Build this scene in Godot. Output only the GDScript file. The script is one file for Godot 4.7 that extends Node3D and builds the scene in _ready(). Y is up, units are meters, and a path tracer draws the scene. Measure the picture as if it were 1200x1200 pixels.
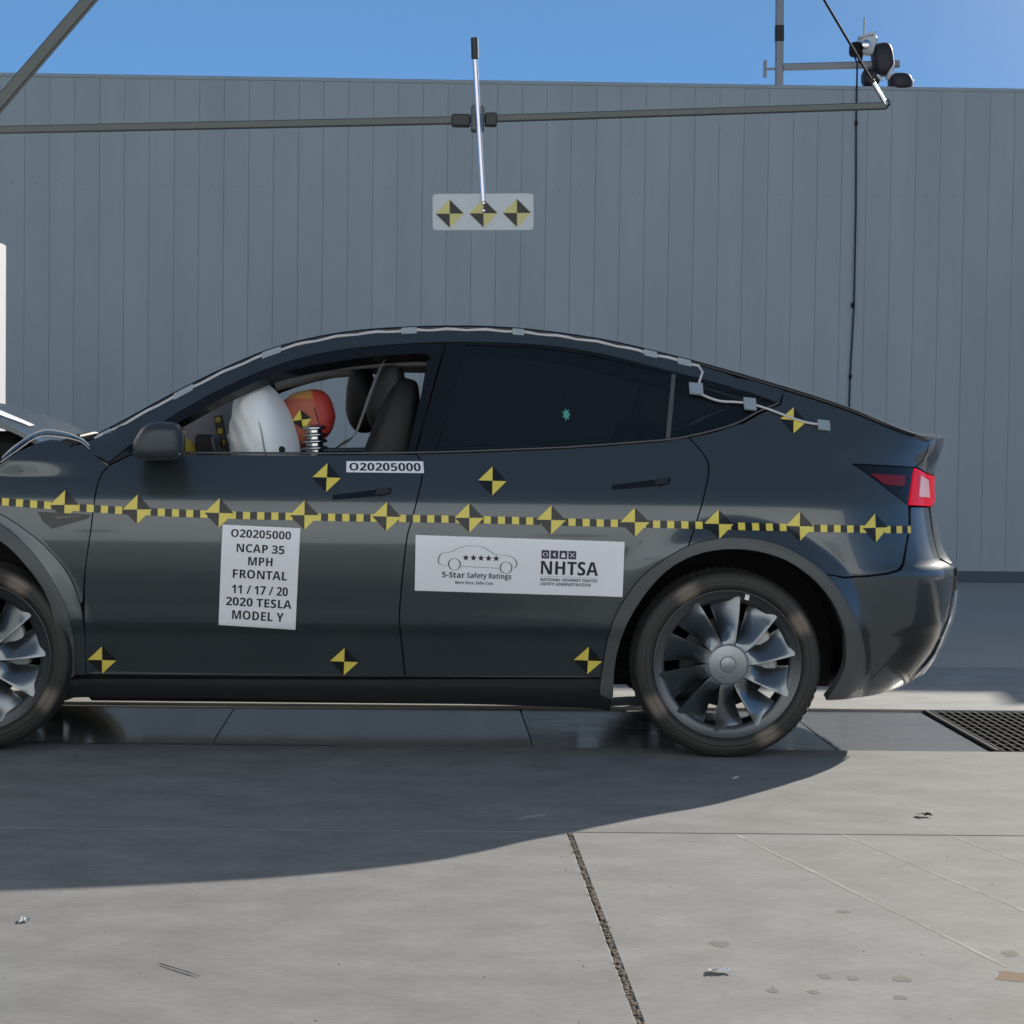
extends Node3D

# ------------------------------------------------------------------ small helpers
var M := {}
var rng := RandomNumberGenerator.new()
var used := {}
const CAR := Vector3(0.0, 0.0, -0.96)

func lin(r: float, g: float, b: float, a := 1.0) -> Color:
	var c := Color(r, g, b).linear_to_srgb()
	c.a = a
	return c

func mat(r: float, g: float, b: float, rough := 0.6, metal := 0.0) -> StandardMaterial3D:
	var m := StandardMaterial3D.new()
	m.albedo_color = lin(r, g, b)
	m.roughness = rough
	m.metallic = metal
	return m

func vmat(rough := 0.6) -> StandardMaterial3D:
	var m := StandardMaterial3D.new()
	m.vertex_color_use_as_albedo = true
	m.roughness = rough
	return m

func noise_tex(freq: float, oct: int, lo: float, hi: float, sd: int, size := 1024, kind := FastNoiseLite.TYPE_SIMPLEX_SMOOTH, tint := Color(1, 1, 1)) -> NoiseTexture2D:
	var n := FastNoiseLite.new()
	n.noise_type = kind
	n.seed = sd
	n.frequency = freq
	n.fractal_octaves = oct
	n.fractal_gain = 0.6
	var t := NoiseTexture2D.new()
	t.width = size
	t.height = size
	t.seamless = true
	t.noise = n
	var g := Gradient.new()
	g.set_color(0, Color(lo, lo, lo) * tint)
	g.set_color(1, Color(hi, hi, hi) * tint)
	t.color_ramp = g
	return t

func numbered(called: String) -> String:
	used[called] = used.get(called, 0) + 1
	return called if used[called] == 1 else "%s_%03d" % [called, used[called] - 1]

func tag(o: Node3D, label := "", category := "", group := "", kind := "") -> Node3D:
	if label: o.set_meta("label", label)
	if category: o.set_meta("category", category)
	if group: o.set_meta("group", group)
	if kind: o.set_meta("kind", kind)
	return o

func thing(called: String, at: Vector3, label: String, category: String, group := "") -> Node3D:
	var o := Node3D.new()
	o.name = numbered(called)
	o.position = at
	add_child(o)
	tag(o, label, category, group)
	return o

func part(called: String, mesh: Mesh, m: Material, parent: Node3D = null, at := Vector3.ZERO) -> MeshInstance3D:
	var o := MeshInstance3D.new()
	o.mesh = mesh
	o.material_override = m
	o.position = at
	if parent == null or parent == self:
		o.name = numbered(called)
		add_child(o)
	else:
		var k := 0
		var nm := called
		while parent.has_node(nm):
			k += 1
			nm = "%s_%03d" % [called, k]
		o.name = nm
		parent.add_child(o)
	return o

func group_node(called: String, parent: Node3D, at := Vector3.ZERO) -> Node3D:
	var o := Node3D.new()
	var k := 0
	var nm := called
	while parent.has_node(nm):
		k += 1
		nm = "%s_%03d" % [called, k]
	o.name = nm
	o.position = at
	parent.add_child(o)
	return o

# ------------------------------------------------------------------ mesh building: raw triangles with normals
class Bag:
	var v := PackedVector3Array()
	var n := PackedVector3Array()
	var c := PackedColorArray()
	var uv := PackedVector2Array()
	var col := Color(1, 1, 1)
	func tri(a: Vector3, b: Vector3, d: Vector3, na: Vector3, nb: Vector3, nd: Vector3) -> void:
		var g := (b - a).cross(d - a)
		if g.length_squared() < 1e-16:
			return
		if g.dot(na + nb + nd) > 0.0:
			v.append_array([a, d, b])
			n.append_array([na, nd, nb])
		else:
			v.append_array([a, b, d])
			n.append_array([na, nb, nd])
		c.append_array([col, col, col])
	func flat(a: Vector3, b: Vector3, d: Vector3, out: Vector3) -> void:
		var g := (b - a).cross(d - a)
		if g.length_squared() < 1e-16:
			return
		g = g.normalized()
		if g.dot(out) < 0.0:
			g = -g
		tri(a, b, d, g, g, g)
	func quad(a: Vector3, b: Vector3, d: Vector3, e: Vector3, out: Vector3) -> void:
		flat(a, b, d, out)
		flat(a, d, e, out)
	func box(lo: Vector3, hi: Vector3, bev := 0.0) -> void:
		# a box with chamfered edges
		var m := (lo + hi) / 2.0
		var h := (hi - lo) / 2.0
		var e := minf(bev, minf(h.x, minf(h.y, h.z)) * 0.9)
		for ax in 3:
			for s in [-1.0, 1.0]:
				var nn := Vector3.ZERO
				nn[ax] = s
				var p := []
				for q in [Vector2(-1, -1), Vector2(1, -1), Vector2(1, 1), Vector2(-1, 1)]:
					var w := m
					w[ax] += s * h[ax]
					w[(ax + 1) % 3] += q.x * (h[(ax + 1) % 3] - e)
					w[(ax + 2) % 3] += q.y * (h[(ax + 2) % 3] - e)
					p.append(w)
				quad(p[0], p[1], p[2], p[3], nn)
		if e <= 0.0:
			return
		for ax in 3:
			var b := (ax + 1) % 3
			var d := (ax + 2) % 3
			for sb in [-1.0, 1.0]:
				for sd in [-1.0, 1.0]:
					var p := []
					for sa in [-1.0, 1.0]:
						for k in 2:
							var w := m
							w[ax] += sa * (h[ax] - e)
							w[b] += sb * (h[b] - (e if k == 1 else 0.0))
							w[d] += sd * (h[d] - (0.0 if k == 1 else e))
							p.append(w)
					var nn := Vector3.ZERO
					nn[b] = sb
					nn[d] = sd
					quad(p[0], p[1], p[3], p[2], nn)
		for sx in [-1.0, 1.0]:
			for sy in [-1.0, 1.0]:
				for sz in [-1.0, 1.0]:
					var s := Vector3(sx, sy, sz)
					var q := m + s * (h - Vector3(e, e, e))
					flat(q + Vector3(sx * e, 0, 0), q + Vector3(0, sy * e, 0), q + Vector3(0, 0, sz * e), s)
	func tube(pts: Array, r: float, sides := 10, caps := true, squash := 1.0) -> void:
		var rings := []
		var norms := []
		var up := Vector3.UP
		for i in pts.size():
			var t: Vector3 = (pts[mini(i + 1, pts.size() - 1)] - pts[maxi(i - 1, 0)]).normalized()
			if absf(t.dot(up)) > 0.95:
				up = Vector3.RIGHT
			var x := up.cross(t).normalized()
			var y := t.cross(x).normalized()
			up = y
			var ring := []
			var nn := []
			for k in sides:
				var a := TAU * (k + 0.5) / sides
				var o := x * cos(a) * squash + y * sin(a)
				ring.append(pts[i] + o * r)
				nn.append((x * cos(a) + y * sin(a) * squash).normalized())
			rings.append(ring)
			norms.append(nn)
		for i in pts.size() - 1:
			for k in sides:
				var l := (k + 1) % sides
				tri(rings[i][k], rings[i][l], rings[i + 1][l], norms[i][k], norms[i][l], norms[i + 1][l])
				tri(rings[i][k], rings[i + 1][l], rings[i + 1][k], norms[i][k], norms[i + 1][l], norms[i + 1][k])
		if caps:
			for i in [0, pts.size() - 1]:
				var out: Vector3 = (pts[0] - pts[1]) if i == 0 else (pts[-1] - pts[-2])
				for k in range(1, sides - 1):
					flat(rings[i][0], rings[i][k], rings[i][k + 1], out)
	func bar(a: Vector3, b: Vector3, w: float, h: float, bev := 0.0) -> void:
		# a rectangular bar from a to b (square section, sides w across and h up)
		var t := (b - a).normalized()
		var x := (Vector3.UP if absf(t.y) < 0.95 else Vector3.FORWARD).cross(t).normalized()
		var y := t.cross(x).normalized()
		var sec := []
		if bev > 0.0:
			for q in [Vector2(-w / 2 + bev, -h / 2), Vector2(w / 2 - bev, -h / 2), Vector2(w / 2, -h / 2 + bev), Vector2(w / 2, h / 2 - bev), Vector2(w / 2 - bev, h / 2), Vector2(-w / 2 + bev, h / 2), Vector2(-w / 2, h / 2 - bev), Vector2(-w / 2, -h / 2 + bev)]:
				sec.append(x * q.x + y * q.y)
		else:
			for q in [Vector2(-w / 2, -h / 2), Vector2(w / 2, -h / 2), Vector2(w / 2, h / 2), Vector2(-w / 2, h / 2)]:
				sec.append(x * q.x + y * q.y)
		var k := sec.size()
		for i in k:
			var j := (i + 1) % k
			quad(a + sec[i], a + sec[j], b + sec[j], b + sec[i], sec[i] + sec[j])
		for i in range(1, k - 1):
			flat(a + sec[0], a + sec[i], a + sec[i + 1], -t)
			flat(b + sec[0], b + sec[i], b + sec[i + 1], t)
	func lathe(prof: Array, at: Vector3, axis: int, seg := 48, from := 0.0, to := TAU) -> void:
		# prof: Vector2(radius, along the axis); smooth along the profile except where points repeat
		var dirs := []
		for i in prof.size():
			var a: Vector2 = prof[maxi(i - 1, 0)]
			var b: Vector2 = prof[mini(i + 1, prof.size() - 1)]
			if i > 0 and a.is_equal_approx(prof[i]):
				a = prof[i]
			if i < prof.size() - 1 and b.is_equal_approx(prof[i]):
				b = prof[i]
			var t := (b - a).normalized()
			dirs.append(Vector2(-t.y, t.x))
		var place := func(q: Vector2, ang: float) -> Vector3:
			var w := Vector3.ZERO
			w[axis] = q.y
			w[(axis + 1) % 3] = q.x * cos(ang)
			w[(axis + 2) % 3] = q.x * sin(ang)
			return w
		for k in seg:
			var a0 := lerpf(from, to, float(k) / seg)
			var a1 := lerpf(from, to, float(k + 1) / seg)
			for i in prof.size() - 1:
				if prof[i].is_equal_approx(prof[i + 1]):
					continue
				var p := [place.call(prof[i], a0), place.call(prof[i], a1), place.call(prof[i + 1], a1), place.call(prof[i + 1], a0)]
				var q := [place.call(dirs[i], a0), place.call(dirs[i], a1), place.call(dirs[i + 1], a1), place.call(dirs[i + 1], a0)]
				tri(at + p[0], at + p[1], at + p[2], q[0], q[1], q[2])
				tri(at + p[0], at + p[2], at + p[3], q[0], q[2], q[3])
	func blob(at: Vector3, r: Vector3, e1 := 1.0, e2 := 1.0, basis := Basis(), nu := 36, nv := 24, warp = null, paint = null) -> void:
		# a superellipsoid; e below 1 is boxier
		var pw := func(x: float, e: float) -> float: return signf(x) * pow(absf(x), e)
		var g := []
		for j in nv + 1:
			var la := PI * (float(j) / nv - 0.5)
			var row := []
			for i in nu + 1:
				var lo := TAU * float(i) / nu
				var p := Vector3(pw.call(cos(la), e1) * pw.call(cos(lo), e2), pw.call(sin(la), e1), pw.call(cos(la), e1) * pw.call(sin(lo), e2)) * r
				if warp != null:
					p = warp.call(p)
				row.append(at + basis * p)
			g.append(row)
		var nn := []
		for j in nv + 1:
			var row := []
			for i in nu + 1:
				var ja := maxi(j - 1, 0)
				var jb := mini(j + 1, nv)
				var ia := (i - 1 + nu) % nu
				var ib := (i + 1) % nu
				var w: Vector3 = (g[jb][i] - g[ja][i]).cross(g[j][ib] - g[j][ia])
				if w.length() < 1e-9:
					w = g[j][i] - at
				w = w.normalized()
				if w.dot(g[j][i] - at) < 0.0:
					w = -w
				row.append(w)
			nn.append(row)
		for j in nv:
			for i in nu:
				if paint != null:
					col = paint.call((g[j][i] + g[j + 1][i + 1]) / 2.0)
				tri(g[j][i], g[j][i + 1], g[j + 1][i + 1], nn[j][i], nn[j][i + 1], nn[j + 1][i + 1])
				tri(g[j][i], g[j + 1][i + 1], g[j + 1][i], nn[j][i], nn[j + 1][i + 1], nn[j + 1][i])
	func moved(d: Vector3) -> Bag:
		for i in v.size():
			v[i] += d
		return self
	func mirrored() -> Bag:
		var o := Bag.new()
		for i in range(0, v.size(), 3):
			for k in [0, 2, 1]:
				var a := v[i + k]
				var b := n[i + k]
				o.v.append(Vector3(a.x, a.y, -1.92 - a.z))
				o.n.append(Vector3(b.x, b.y, -b.z))
				o.c.append(c[i + k])
		return o
	func done() -> ArrayMesh:
		var a := []
		a.resize(Mesh.ARRAY_MAX)
		a[Mesh.ARRAY_VERTEX] = v
		a[Mesh.ARRAY_NORMAL] = n
		a[Mesh.ARRAY_COLOR] = c
		var m := ArrayMesh.new()
		if v.size():
			m.add_surface_from_arrays(Mesh.PRIMITIVE_TRIANGLES, a)
		return m

# ------------------------------------------------------------------ the car's skin
const XRK: Array[Vector2] = [Vector2(0.18, 1.99), Vector2(0.24, 2.05), Vector2(0.30, 2.10), Vector2(0.38, 2.145), Vector2(0.5, 2.18), Vector2(0.62, 2.19), Vector2(0.69, 2.185), Vector2(0.73, 2.155), Vector2(0.80, 2.125), Vector2(0.9, 2.105), Vector2(1.0, 2.10), Vector2(1.08, 2.11), Vector2(1.17, 2.145), Vector2(1.3, 2.17), Vector2(1.6, 2.18)]
const DK: Array[Vector2] = [Vector2(0.14, 0.175), Vector2(0.18, 0.14), Vector2(0.225, 0.112), Vector2(0.245, 0.106), Vector2(0.28, 0.100), Vector2(0.34, 0.086), Vector2(0.40, 0.070), Vector2(0.44, 0.058), Vector2(0.465, 0.043), Vector2(0.482, 0.035), Vector2(0.55, 0.026), Vector2(0.64, 0.014), Vector2(0.72, 0.006), Vector2(0.8, 0.003), Vector2(0.88, 0.010), Vector2(0.94, 0.022), Vector2(0.985, 0.042), Vector2(1.03, 0.068), Vector2(1.08, 0.098), Vector2(1.2, 0.172), Vector2(1.35, 0.268), Vector2(1.5, 0.375), Vector2(1.62, 0.47)]
const RAIL: Array[Vector2] = [Vector2(-1.30, 1.128), Vector2(-1.264, 1.149), Vector2(-1.142, 1.208), Vector2(-0.916, 1.340), Vector2(-0.728, 1.440), Vector2(-0.537, 1.522), Vector2(-0.299, 1.580), Vector2(-0.067, 1.604), Vector2(0.199, 1.613), Vector2(0.422, 1.604), Vector2(0.697, 1.570), Vector2(0.894, 1.528), Vector2(1.106, 1.475), Vector2(1.347, 1.406), Vector2(1.508, 1.358), Vector2(1.672, 1.304), Vector2(1.80, 1.254), Vector2(1.90, 1.222), Vector2(1.98, 1.207), Vector2(2.05, 1.206)]
const NX := 2.6
const LX := 0.95

func cub(K: Array[Vector2], x: float) -> float:
	var n := K.size()
	if x <= K[0].x: return K[0].y
	if x >= K[n - 1].x: return K[n - 1].y
	var i := 0
	while x > K[i + 1].x:
		i += 1
	var a := K[maxi(i - 1, 0)]
	var b := K[i]
	var c := K[i + 1]
	var d := K[mini(i + 2, n - 1)]
	var h := c.x - b.x
	var t := (x - b.x) / h
	var m0 := (c.y - a.y) / (c.x - a.x) * h
	var m1 := (d.y - b.y) / (d.x - b.x) * h
	var t2 := t * t
	var t3 := t2 * t
	return (2 * t3 - 3 * t2 + 1) * b.y + (t3 - 2 * t2 + t) * m0 + (3 * t2 - 2 * t3) * c.y + (t3 - t2) * m1

func inset(x: float, y: float) -> float:
	var d := cub(DK, y)
	var k := clampf((1.05 - y) / 0.3, 0.0, 1.0)
	for w in [Vector2(1.167, 0.335), Vector2(-1.75, 0.335)]:
		var r := Vector2(x, y).distance_to(w)
		var b := 0.050 * (1.0 - smoothstep(0.475, 0.585, r)) * (lerpf(0.2, 1.0, smoothstep(-0.40, 0.05, x - w.x)) if w.x > 0.0 else 0.6)
		d -= b * k
	if x < -1.2:
		d += 0.10 * pow(-1.2 - x, 2.0)
	# crushed front: the fender is pushed in behind its bulge
	if x < -1.3 and y > 0.95:
		pass
	if x < -1.12 and y > 1.02:
		var k2 := smoothstep(-1.12, -1.25, x)
		var hump := exp(-pow((x + 1.47) / 0.17, 2.0))
		d += k2 * (-0.040 * hump * smoothstep(0.995, 1.09, y) + 7.0 * pow(maxf(y - 1.080, 0.0), 2.0))
	return d

func u_of(x: float, y: float) -> float:
	var xc := cub(XRK, y) - LX
	if x <= xc: return x
	return xc + LX * 1.25 * asin(pow(minf((x - xc) / LX, 1.0), NX / 2.0)) / (PI / 2)

func u_end(y: float) -> float:
	return cub(XRK, y) + LX * 0.25

func side(u: float, y: float) -> Vector3:
	var xr := cub(XRK, y)
	var xc := xr - LX
	if u <= xc:
		return Vector3(u, y, -inset(u, y))
	var th := minf((u - xc) / (LX * 1.25), 1.0) * PI / 2
	var t := pow(sin(th), 2.0 / NX)
	var x := xc + LX * t
	var d := inset(x, y)
	d += (0.96 - d) * (1.0 - pow(maxf(cos(th), 0.0), 2.0 / NX))
	return Vector3(x, y, -d)

func side_n(u: float, y: float) -> Vector3:
	var e := 0.004
	var a := side(u + e, y) - side(u - e, y)
	if a.length() < 1e-5:
		a = Vector3(0, 0, -1)
	var b := side(u, y + e) - side(u, y - e)
	var n := a.cross(b).normalized()
	var p := side(u, y)
	if n.dot(Vector3(maxf(p.x - 1.6, 0.0) * 2.0, 0, p.z + 0.96 + 0.05)) < 0.0:
		n = -n
	return n

func top(x: float, s: float) -> Vector3:
	var h := cub(RAIL, x)
	var xx := minf(x, 2.05)
	var d := inset(xx, h)
	var xr := cub(XRK, h)
	var t := clampf((xx - xr + LX) / LX, 0.0, 1.0)
	d += (0.96 - d) * (1.0 - pow(1.0 - pow(t, NX), 1.0 / NX))
	var crown := 0.022
	var xo := x
	if x > 1.9:
		xo = x + (1.0 - s * s) * 0.085 * clampf((x - 1.9) / 0.15, 0.0, 1.0)
		crown *= 0.6
	return Vector3(xo, h + crown * (1.0 - s * s), -0.96 + s * (0.96 - d))

func top_n(x: float, s: float) -> Vector3:
	var a := top(x + 0.004, s) - top(x - 0.004, s)
	var b := top(x, s + 0.01) - top(x, s - 0.01)
	var n := a.cross(b).normalized()
	return n if n.y > 0.0 else -n

func spl(pts: Array, per := 6) -> Array:
	# a smooth curve through the points
	var o := []
	for i in pts.size() - 1:
		var a: Vector2 = pts[maxi(i - 1, 0)]
		var d: Vector2 = pts[mini(i + 2, pts.size() - 1)]
		for k in per:
			o.append(pts[i].cubic_interpolate(pts[i + 1], a, d, float(k) / per))
	o.append(pts[-1])
	return o

func spl3(pts: Array, per := 6) -> Array:
	var o := []
	for i in pts.size() - 1:
		var a: Vector3 = pts[maxi(i - 1, 0)]
		var d: Vector3 = pts[mini(i + 2, pts.size() - 1)]
		for k in per:
			o.append(pts[i].cubic_interpolate(pts[i + 1], a, d, float(k) / per))
	o.append(pts[-1])
	return o

func back(a: Array) -> Array:
	var b := a.duplicate()
	b.reverse()
	return b

func dense(poly: Array, step := 0.03) -> PackedVector2Array:
	# the polygon in (u, y), its long edges divided
	var q := []
	for p: Vector2 in poly:
		q.append(Vector2(u_of(p.x, p.y) if p.x < 5.0 else p.x - 10.0, p.y))
	var o := PackedVector2Array()
	for i in q.size():
		var a: Vector2 = q[i]
		var b: Vector2 = q[(i + 1) % q.size()]
		var k := maxi(1, int(ceil(a.distance_to(b) / step)))
		for j in k:
			o.append(a.lerp(b, float(j) / k))
	return o

func skin(bag: Bag, poly: PackedVector2Array, f: Callable, fn: Callable, cell := 0.025, off := 0.0, gap := 0.0025, flange := 0.016) -> void:
	# a panel: the polygon laid on the surface f, split into cells, its rim turned inwards
	var list: Array[PackedVector2Array] = [poly]
	if gap > 0.0:
		list = Geometry2D.offset_polygon(poly, -gap)
	for p in list:
		if p.size() < 3:
			continue
		var lo := p[0]
		var hi := p[0]
		for q in p:
			lo = lo.min(q)
			hi = hi.max(q)
		var i0 := int(floor(lo.x / cell))
		var i1 := int(ceil(hi.x / cell))
		var j0 := int(floor(lo.y / cell))
		var j1 := int(ceil(hi.y / cell))
		for i in range(i0, i1):
			for j in range(j0, j1):
				var r := PackedVector2Array([Vector2(i, j) * cell, Vector2(i + 1, j) * cell, Vector2(i + 1, j + 1) * cell, Vector2(i, j + 1) * cell])
				for q in Geometry2D.intersect_polygons(r, p):
					var pv := []
					var nv := []
					for w in q:
						var nn: Vector3 = fn.call(w.x, w.y)
						nv.append(nn)
						pv.append(f.call(w.x, w.y) + nn * off)
					var id := Geometry2D.triangulate_polygon(q)
					for k in range(0, id.size(), 3):
						bag.tri(pv[id[k]], pv[id[k + 1]], pv[id[k + 2]], nv[id[k]], nv[id[k + 1]], nv[id[k + 2]])
		if flange > 0.0:
			var c := Vector2.ZERO
			for i in p.size():
				var a := p[i]
				var b := p[(i + 1) % p.size()]
				var na: Vector3 = fn.call(a.x, a.y)
				var nb: Vector3 = fn.call(b.x, b.y)
				var pa: Vector3 = f.call(a.x, a.y) + na * off
				var pb: Vector3 = f.call(b.x, b.y) + nb * off
				var out := (pb - pa).cross(na).normalized()
				if not Geometry2D.is_polygon_clockwise(p):
					out = -out
				bag.quad(pa, pb, pb - nb * flange, pa - na * flange, -out)

func sk(poly: Array, off := 0.0, gap := 0.0025, flange := 0.016, cell := 0.025) -> Bag:
	var b := Bag.new()
	skin(b, dense(poly), side, side_n, cell, off, gap, flange)
	return b

func sides(called: String, poly: Array, m: Material, car: Node3D, off := 0.0, gap := 0.0025, flange := 0.016, both := true, cell := 0.025) -> MeshInstance3D:
	var b := sk(poly, off, gap, flange, cell)
	var o := part(called, b.done(), m, car, -CAR)
	if both:
		part(called, b.mirrored().done(), m, car, -CAR)
	return o

func on_side(x: float, y: float, off := 0.0) -> Vector3:
	var u := u_of(x, y)
	return side(u, y) + side_n(u, y) * off

func roof_panel(x0: float, x1: float, s0: float, s1: float, off := 0.0, thick := 0.012, nx := 24, ns := 24, bow := 0.0) -> Bag:
	var b := Bag.new()
	var g := func(i: int, j: int) -> Array:
		var s := lerpf(s0, s1, float(j) / ns)
		var x := lerpf(x0, x1, float(i) / nx) - bow * (1.0 - s * s) * 0.0
		var n := top_n(x, s)
		return [top(x, s) + n * off, n]
	var rows := []
	for i in nx + 1:
		var r := []
		for j in ns + 1:
			r.append(g.call(i, j))
		rows.append(r)
	for i in nx:
		for j in ns:
			var a: Array = rows[i][j]
			var c: Array = rows[i + 1][j]
			var d: Array = rows[i + 1][j + 1]
			var e: Array = rows[i][j + 1]
			b.tri(a[0], c[0], d[0], a[1], c[1], d[1])
			b.tri(a[0], d[0], e[0], a[1], d[1], e[1])
			if thick > 0.0:
				var k := -thick
				b.tri(a[0] + a[1] * k, c[0] + c[1] * k, d[0] + d[1] * k, -a[1], -c[1], -d[1])
				b.tri(a[0] + a[1] * k, d[0] + d[1] * k, e[0] + e[1] * k, -a[1], -d[1], -e[1])
	if thick > 0.0:
		for i in nx:
			for j in [0, ns]:
				var a: Array = rows[i][j]
				var c: Array = rows[i + 1][j]
				b.quad(a[0], c[0], c[0] - c[1] * thick, a[0] - a[1] * thick, Vector3(0, 0, -1 if (j == 0) == (s0 < s1) else 1))
		for j in ns:
			for i in [0, nx]:
				var a: Array = rows[i][j]
				var c: Array = rows[i][j + 1]
				b.quad(a[0], c[0], c[0] - c[1] * thick, a[0] - a[1] * thick, Vector3(-1 if i == 0 else 1, 0, 0))
	return b

# ------------------------------------------------------------------ flat print: letters and marks
var font: SystemFont

func letters(bag: Bag, txt: String, x0: float, y0: float, x1: float, y1: float, f: Callable, fn: Callable, lift := 0.0012) -> void:
	# the text fitted into the box x0..x1, y0..y1 (y up) of the surface f
	var t := TextMesh.new()
	t.font = font
	t.font_size = 64
	t.pixel_size = 0.01
	t.depth = 0.001
	t.curve_step = 1.0
	t.text = txt
	var a := t.get_mesh_arrays()
	var v: PackedVector3Array = a[Mesh.ARRAY_VERTEX]
	var n: PackedVector3Array = a[Mesh.ARRAY_NORMAL]
	var id = a[Mesh.ARRAY_INDEX]
	var ids: PackedInt32Array = id if id != null and id.size() else PackedInt32Array(range(v.size()))
	var lo := Vector2(1e9, 1e9)
	var hi := -lo
	for p in v:
		lo = lo.min(Vector2(p.x, p.y))
		hi = hi.max(Vector2(p.x, p.y))
	for k in range(0, ids.size(), 3):
		if n[ids[k]].z < 0.5:
			continue
		var pv := []
		var nv := []
		for j in 3:
			var p := v[ids[k + j]]
			var q := Vector2(remap(p.x, lo.x, hi.x, x0, x1), remap(p.y, lo.y, hi.y, y0, y1))
			var nn: Vector3 = fn.call(q.x, q.y)
			nv.append(nn)
			pv.append(f.call(q.x, q.y) + nn * lift)
		bag.tri(pv[0], pv[1], pv[2], nv[0], nv[1], nv[2])

func patch(bag: Bag, pts: Array, f: Callable, fn: Callable, lift: float) -> void:
	# a small flat mark of few points
	var poly := PackedVector2Array(pts)
	var id := Geometry2D.triangulate_polygon(poly)
	for k in range(0, id.size(), 3):
		var pv := []
		var nv := []
		for j in 3:
			var q := poly[id[k + j]]
			var nn: Vector3 = fn.call(q.x, q.y)
			nv.append(nn)
			pv.append(f.call(q.x, q.y) + nn * lift)
		bag.tri(pv[0], pv[1], pv[2], nv[0], nv[1], nv[2])

func line(bag: Bag, pts: Array, w: float, f: Callable, fn: Callable, lift: float) -> void:
	for i in pts.size() - 1:
		var a: Vector2 = pts[i]
		var b: Vector2 = pts[i + 1]
		var t := (b - a).normalized()
		var s := Vector2(-t.y, t.x) * w / 2
		a -= t * w * 0.3
		b += t * w * 0.3
		patch(bag, [a + s, a - s, b - s, b + s], f, fn, lift)

const YEL := Color(0.80, 0.66, 0.12)
const BLK := Color(0.012, 0.012, 0.013)

func diamond(bag: Bag, c: Vector2, h: float, f: Callable, fn: Callable, lift: float, tilt := 0.0) -> void:
	var ax := Vector2(cos(tilt), sin(tilt)) * h
	var ay := Vector2(-sin(tilt), cos(tilt)) * h
	var tips := [ax, ay, -ax, -ay]
	for k in 4:
		bag.col = BLK if k % 2 == 0 else YEL
		var a: Vector2 = tips[k]
		var b: Vector2 = tips[(k + 1) % 4]
		var m := (a + b) / 2
		patch(bag, [c, c + a / 2, c + b / 2], f, fn, lift)
		patch(bag, [c + a / 2, c + a, c + m], f, fn, lift)
		patch(bag, [c + b / 2, c + m, c + b], f, fn, lift)
		patch(bag, [c + a / 2, c + m, c + b / 2], f, fn, lift)
	bag.col = Color(1, 1, 1)

# ------------------------------------------------------------------ outlines of the car's panels, in metres along the car and above the ground
const FDOOR_FRONT := [Vector2(-1.147, 1.063), Vector2(-1.180, 1.005), Vector2(-1.198, 0.839), Vector2(-1.222, 0.663), Vector2(-1.226, 0.482), Vector2(-1.227, 0.281)]
const SEAM_LOW := [Vector2(-0.034, 0.281), Vector2(-0.048, 0.41), Vector2(-0.058, 0.517), Vector2(-0.048, 0.66), Vector2(-0.033, 0.811), Vector2(-0.012, 0.89), Vector2(0.024, 1.06), Vector2(-0.003, 1.118)]
const BELT := [Vector2(-1.063, 1.106), Vector2(-0.8, 1.109), Vector2(-0.4, 1.112), Vector2(-0.03, 1.119), Vector2(0.229, 1.129), Vector2(0.518, 1.144), Vector2(0.68, 1.156), Vector2(0.94, 1.179), Vector2(1.027, 1.194)]
const RDOOR_REAR := [Vector2(1.027, 1.194), Vector2(1.095, 1.100), Vector2(1.072, 0.980), Vector2(1.037, 0.870), Vector2(1.007, 0.792)]
const ARCH := [Vector2(0.698, 0.224), Vector2(0.704, 0.307), Vector2(0.734, 0.496), Vector2(0.812, 0.641), Vector2(0.897, 0.724), Vector2(1.007, 0.792), Vector2(1.100, 0.818), Vector2(1.190, 0.826), Vector2(1.305, 0.812), Vector2(1.411, 0.771), Vector2(1.523, 0.693), Vector2(1.595, 0.607), Vector2(1.655, 0.507), Vector2(1.694, 0.416), Vector2(1.712, 0.325), Vector2(1.706, 0.206)]
const ARCH_IN := [Vector2(0.750, 0.200), Vector2(0.754, 0.356), Vector2(0.797, 0.513), Vector2(0.905, 0.675), Vector2(1.030, 0.758), Vector2(1.180, 0.784), Vector2(1.335, 0.758), Vector2(1.460, 0.686), Vector2(1.553, 0.584), Vector2(1.605, 0.466), Vector2(1.617, 0.332), Vector2(1.560, 0.206)]
const FARCH := [Vector2(-1.228, 0.281), Vector2(-1.226, 0.392), Vector2(-1.233, 0.517), Vector2(-1.274, 0.644), Vector2(-1.352, 0.748), Vector2(-1.437, 0.819), Vector2(-1.538, 0.880), Vector2(-1.64, 0.905), Vector2(-1.75, 0.912), Vector2(-1.86, 0.902), Vector2(-1.962, 0.880), Vector2(-2.06, 0.82), Vector2(-2.15, 0.74), Vector2(-2.2, 0.64)]
const FARCH_MID := [Vector2(-1.266, 0.281), Vector2(-1.266, 0.427), Vector2(-1.300, 0.564), Vector2(-1.398, 0.725), Vector2(-1.535, 0.842), Vector2(-1.64, 0.868), Vector2(-1.75, 0.876), Vector2(-1.86, 0.868), Vector2(-1.96, 0.842), Vector2(-2.08, 0.75), Vector2(-2.17, 0.62)]
const FARCH_IN := [Vector2(-1.314, 0.244), Vector2(-1.320, 0.306), Vector2(-1.330, 0.465), Vector2(-1.362, 0.589), Vector2(-1.441, 0.702), Vector2(-1.53, 0.782), Vector2(-1.64, 0.82), Vector2(-1.75, 0.828), Vector2(-1.86, 0.82), Vector2(-1.97, 0.782), Vector2(-2.07, 0.70), Vector2(-2.14, 0.60)]
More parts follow.
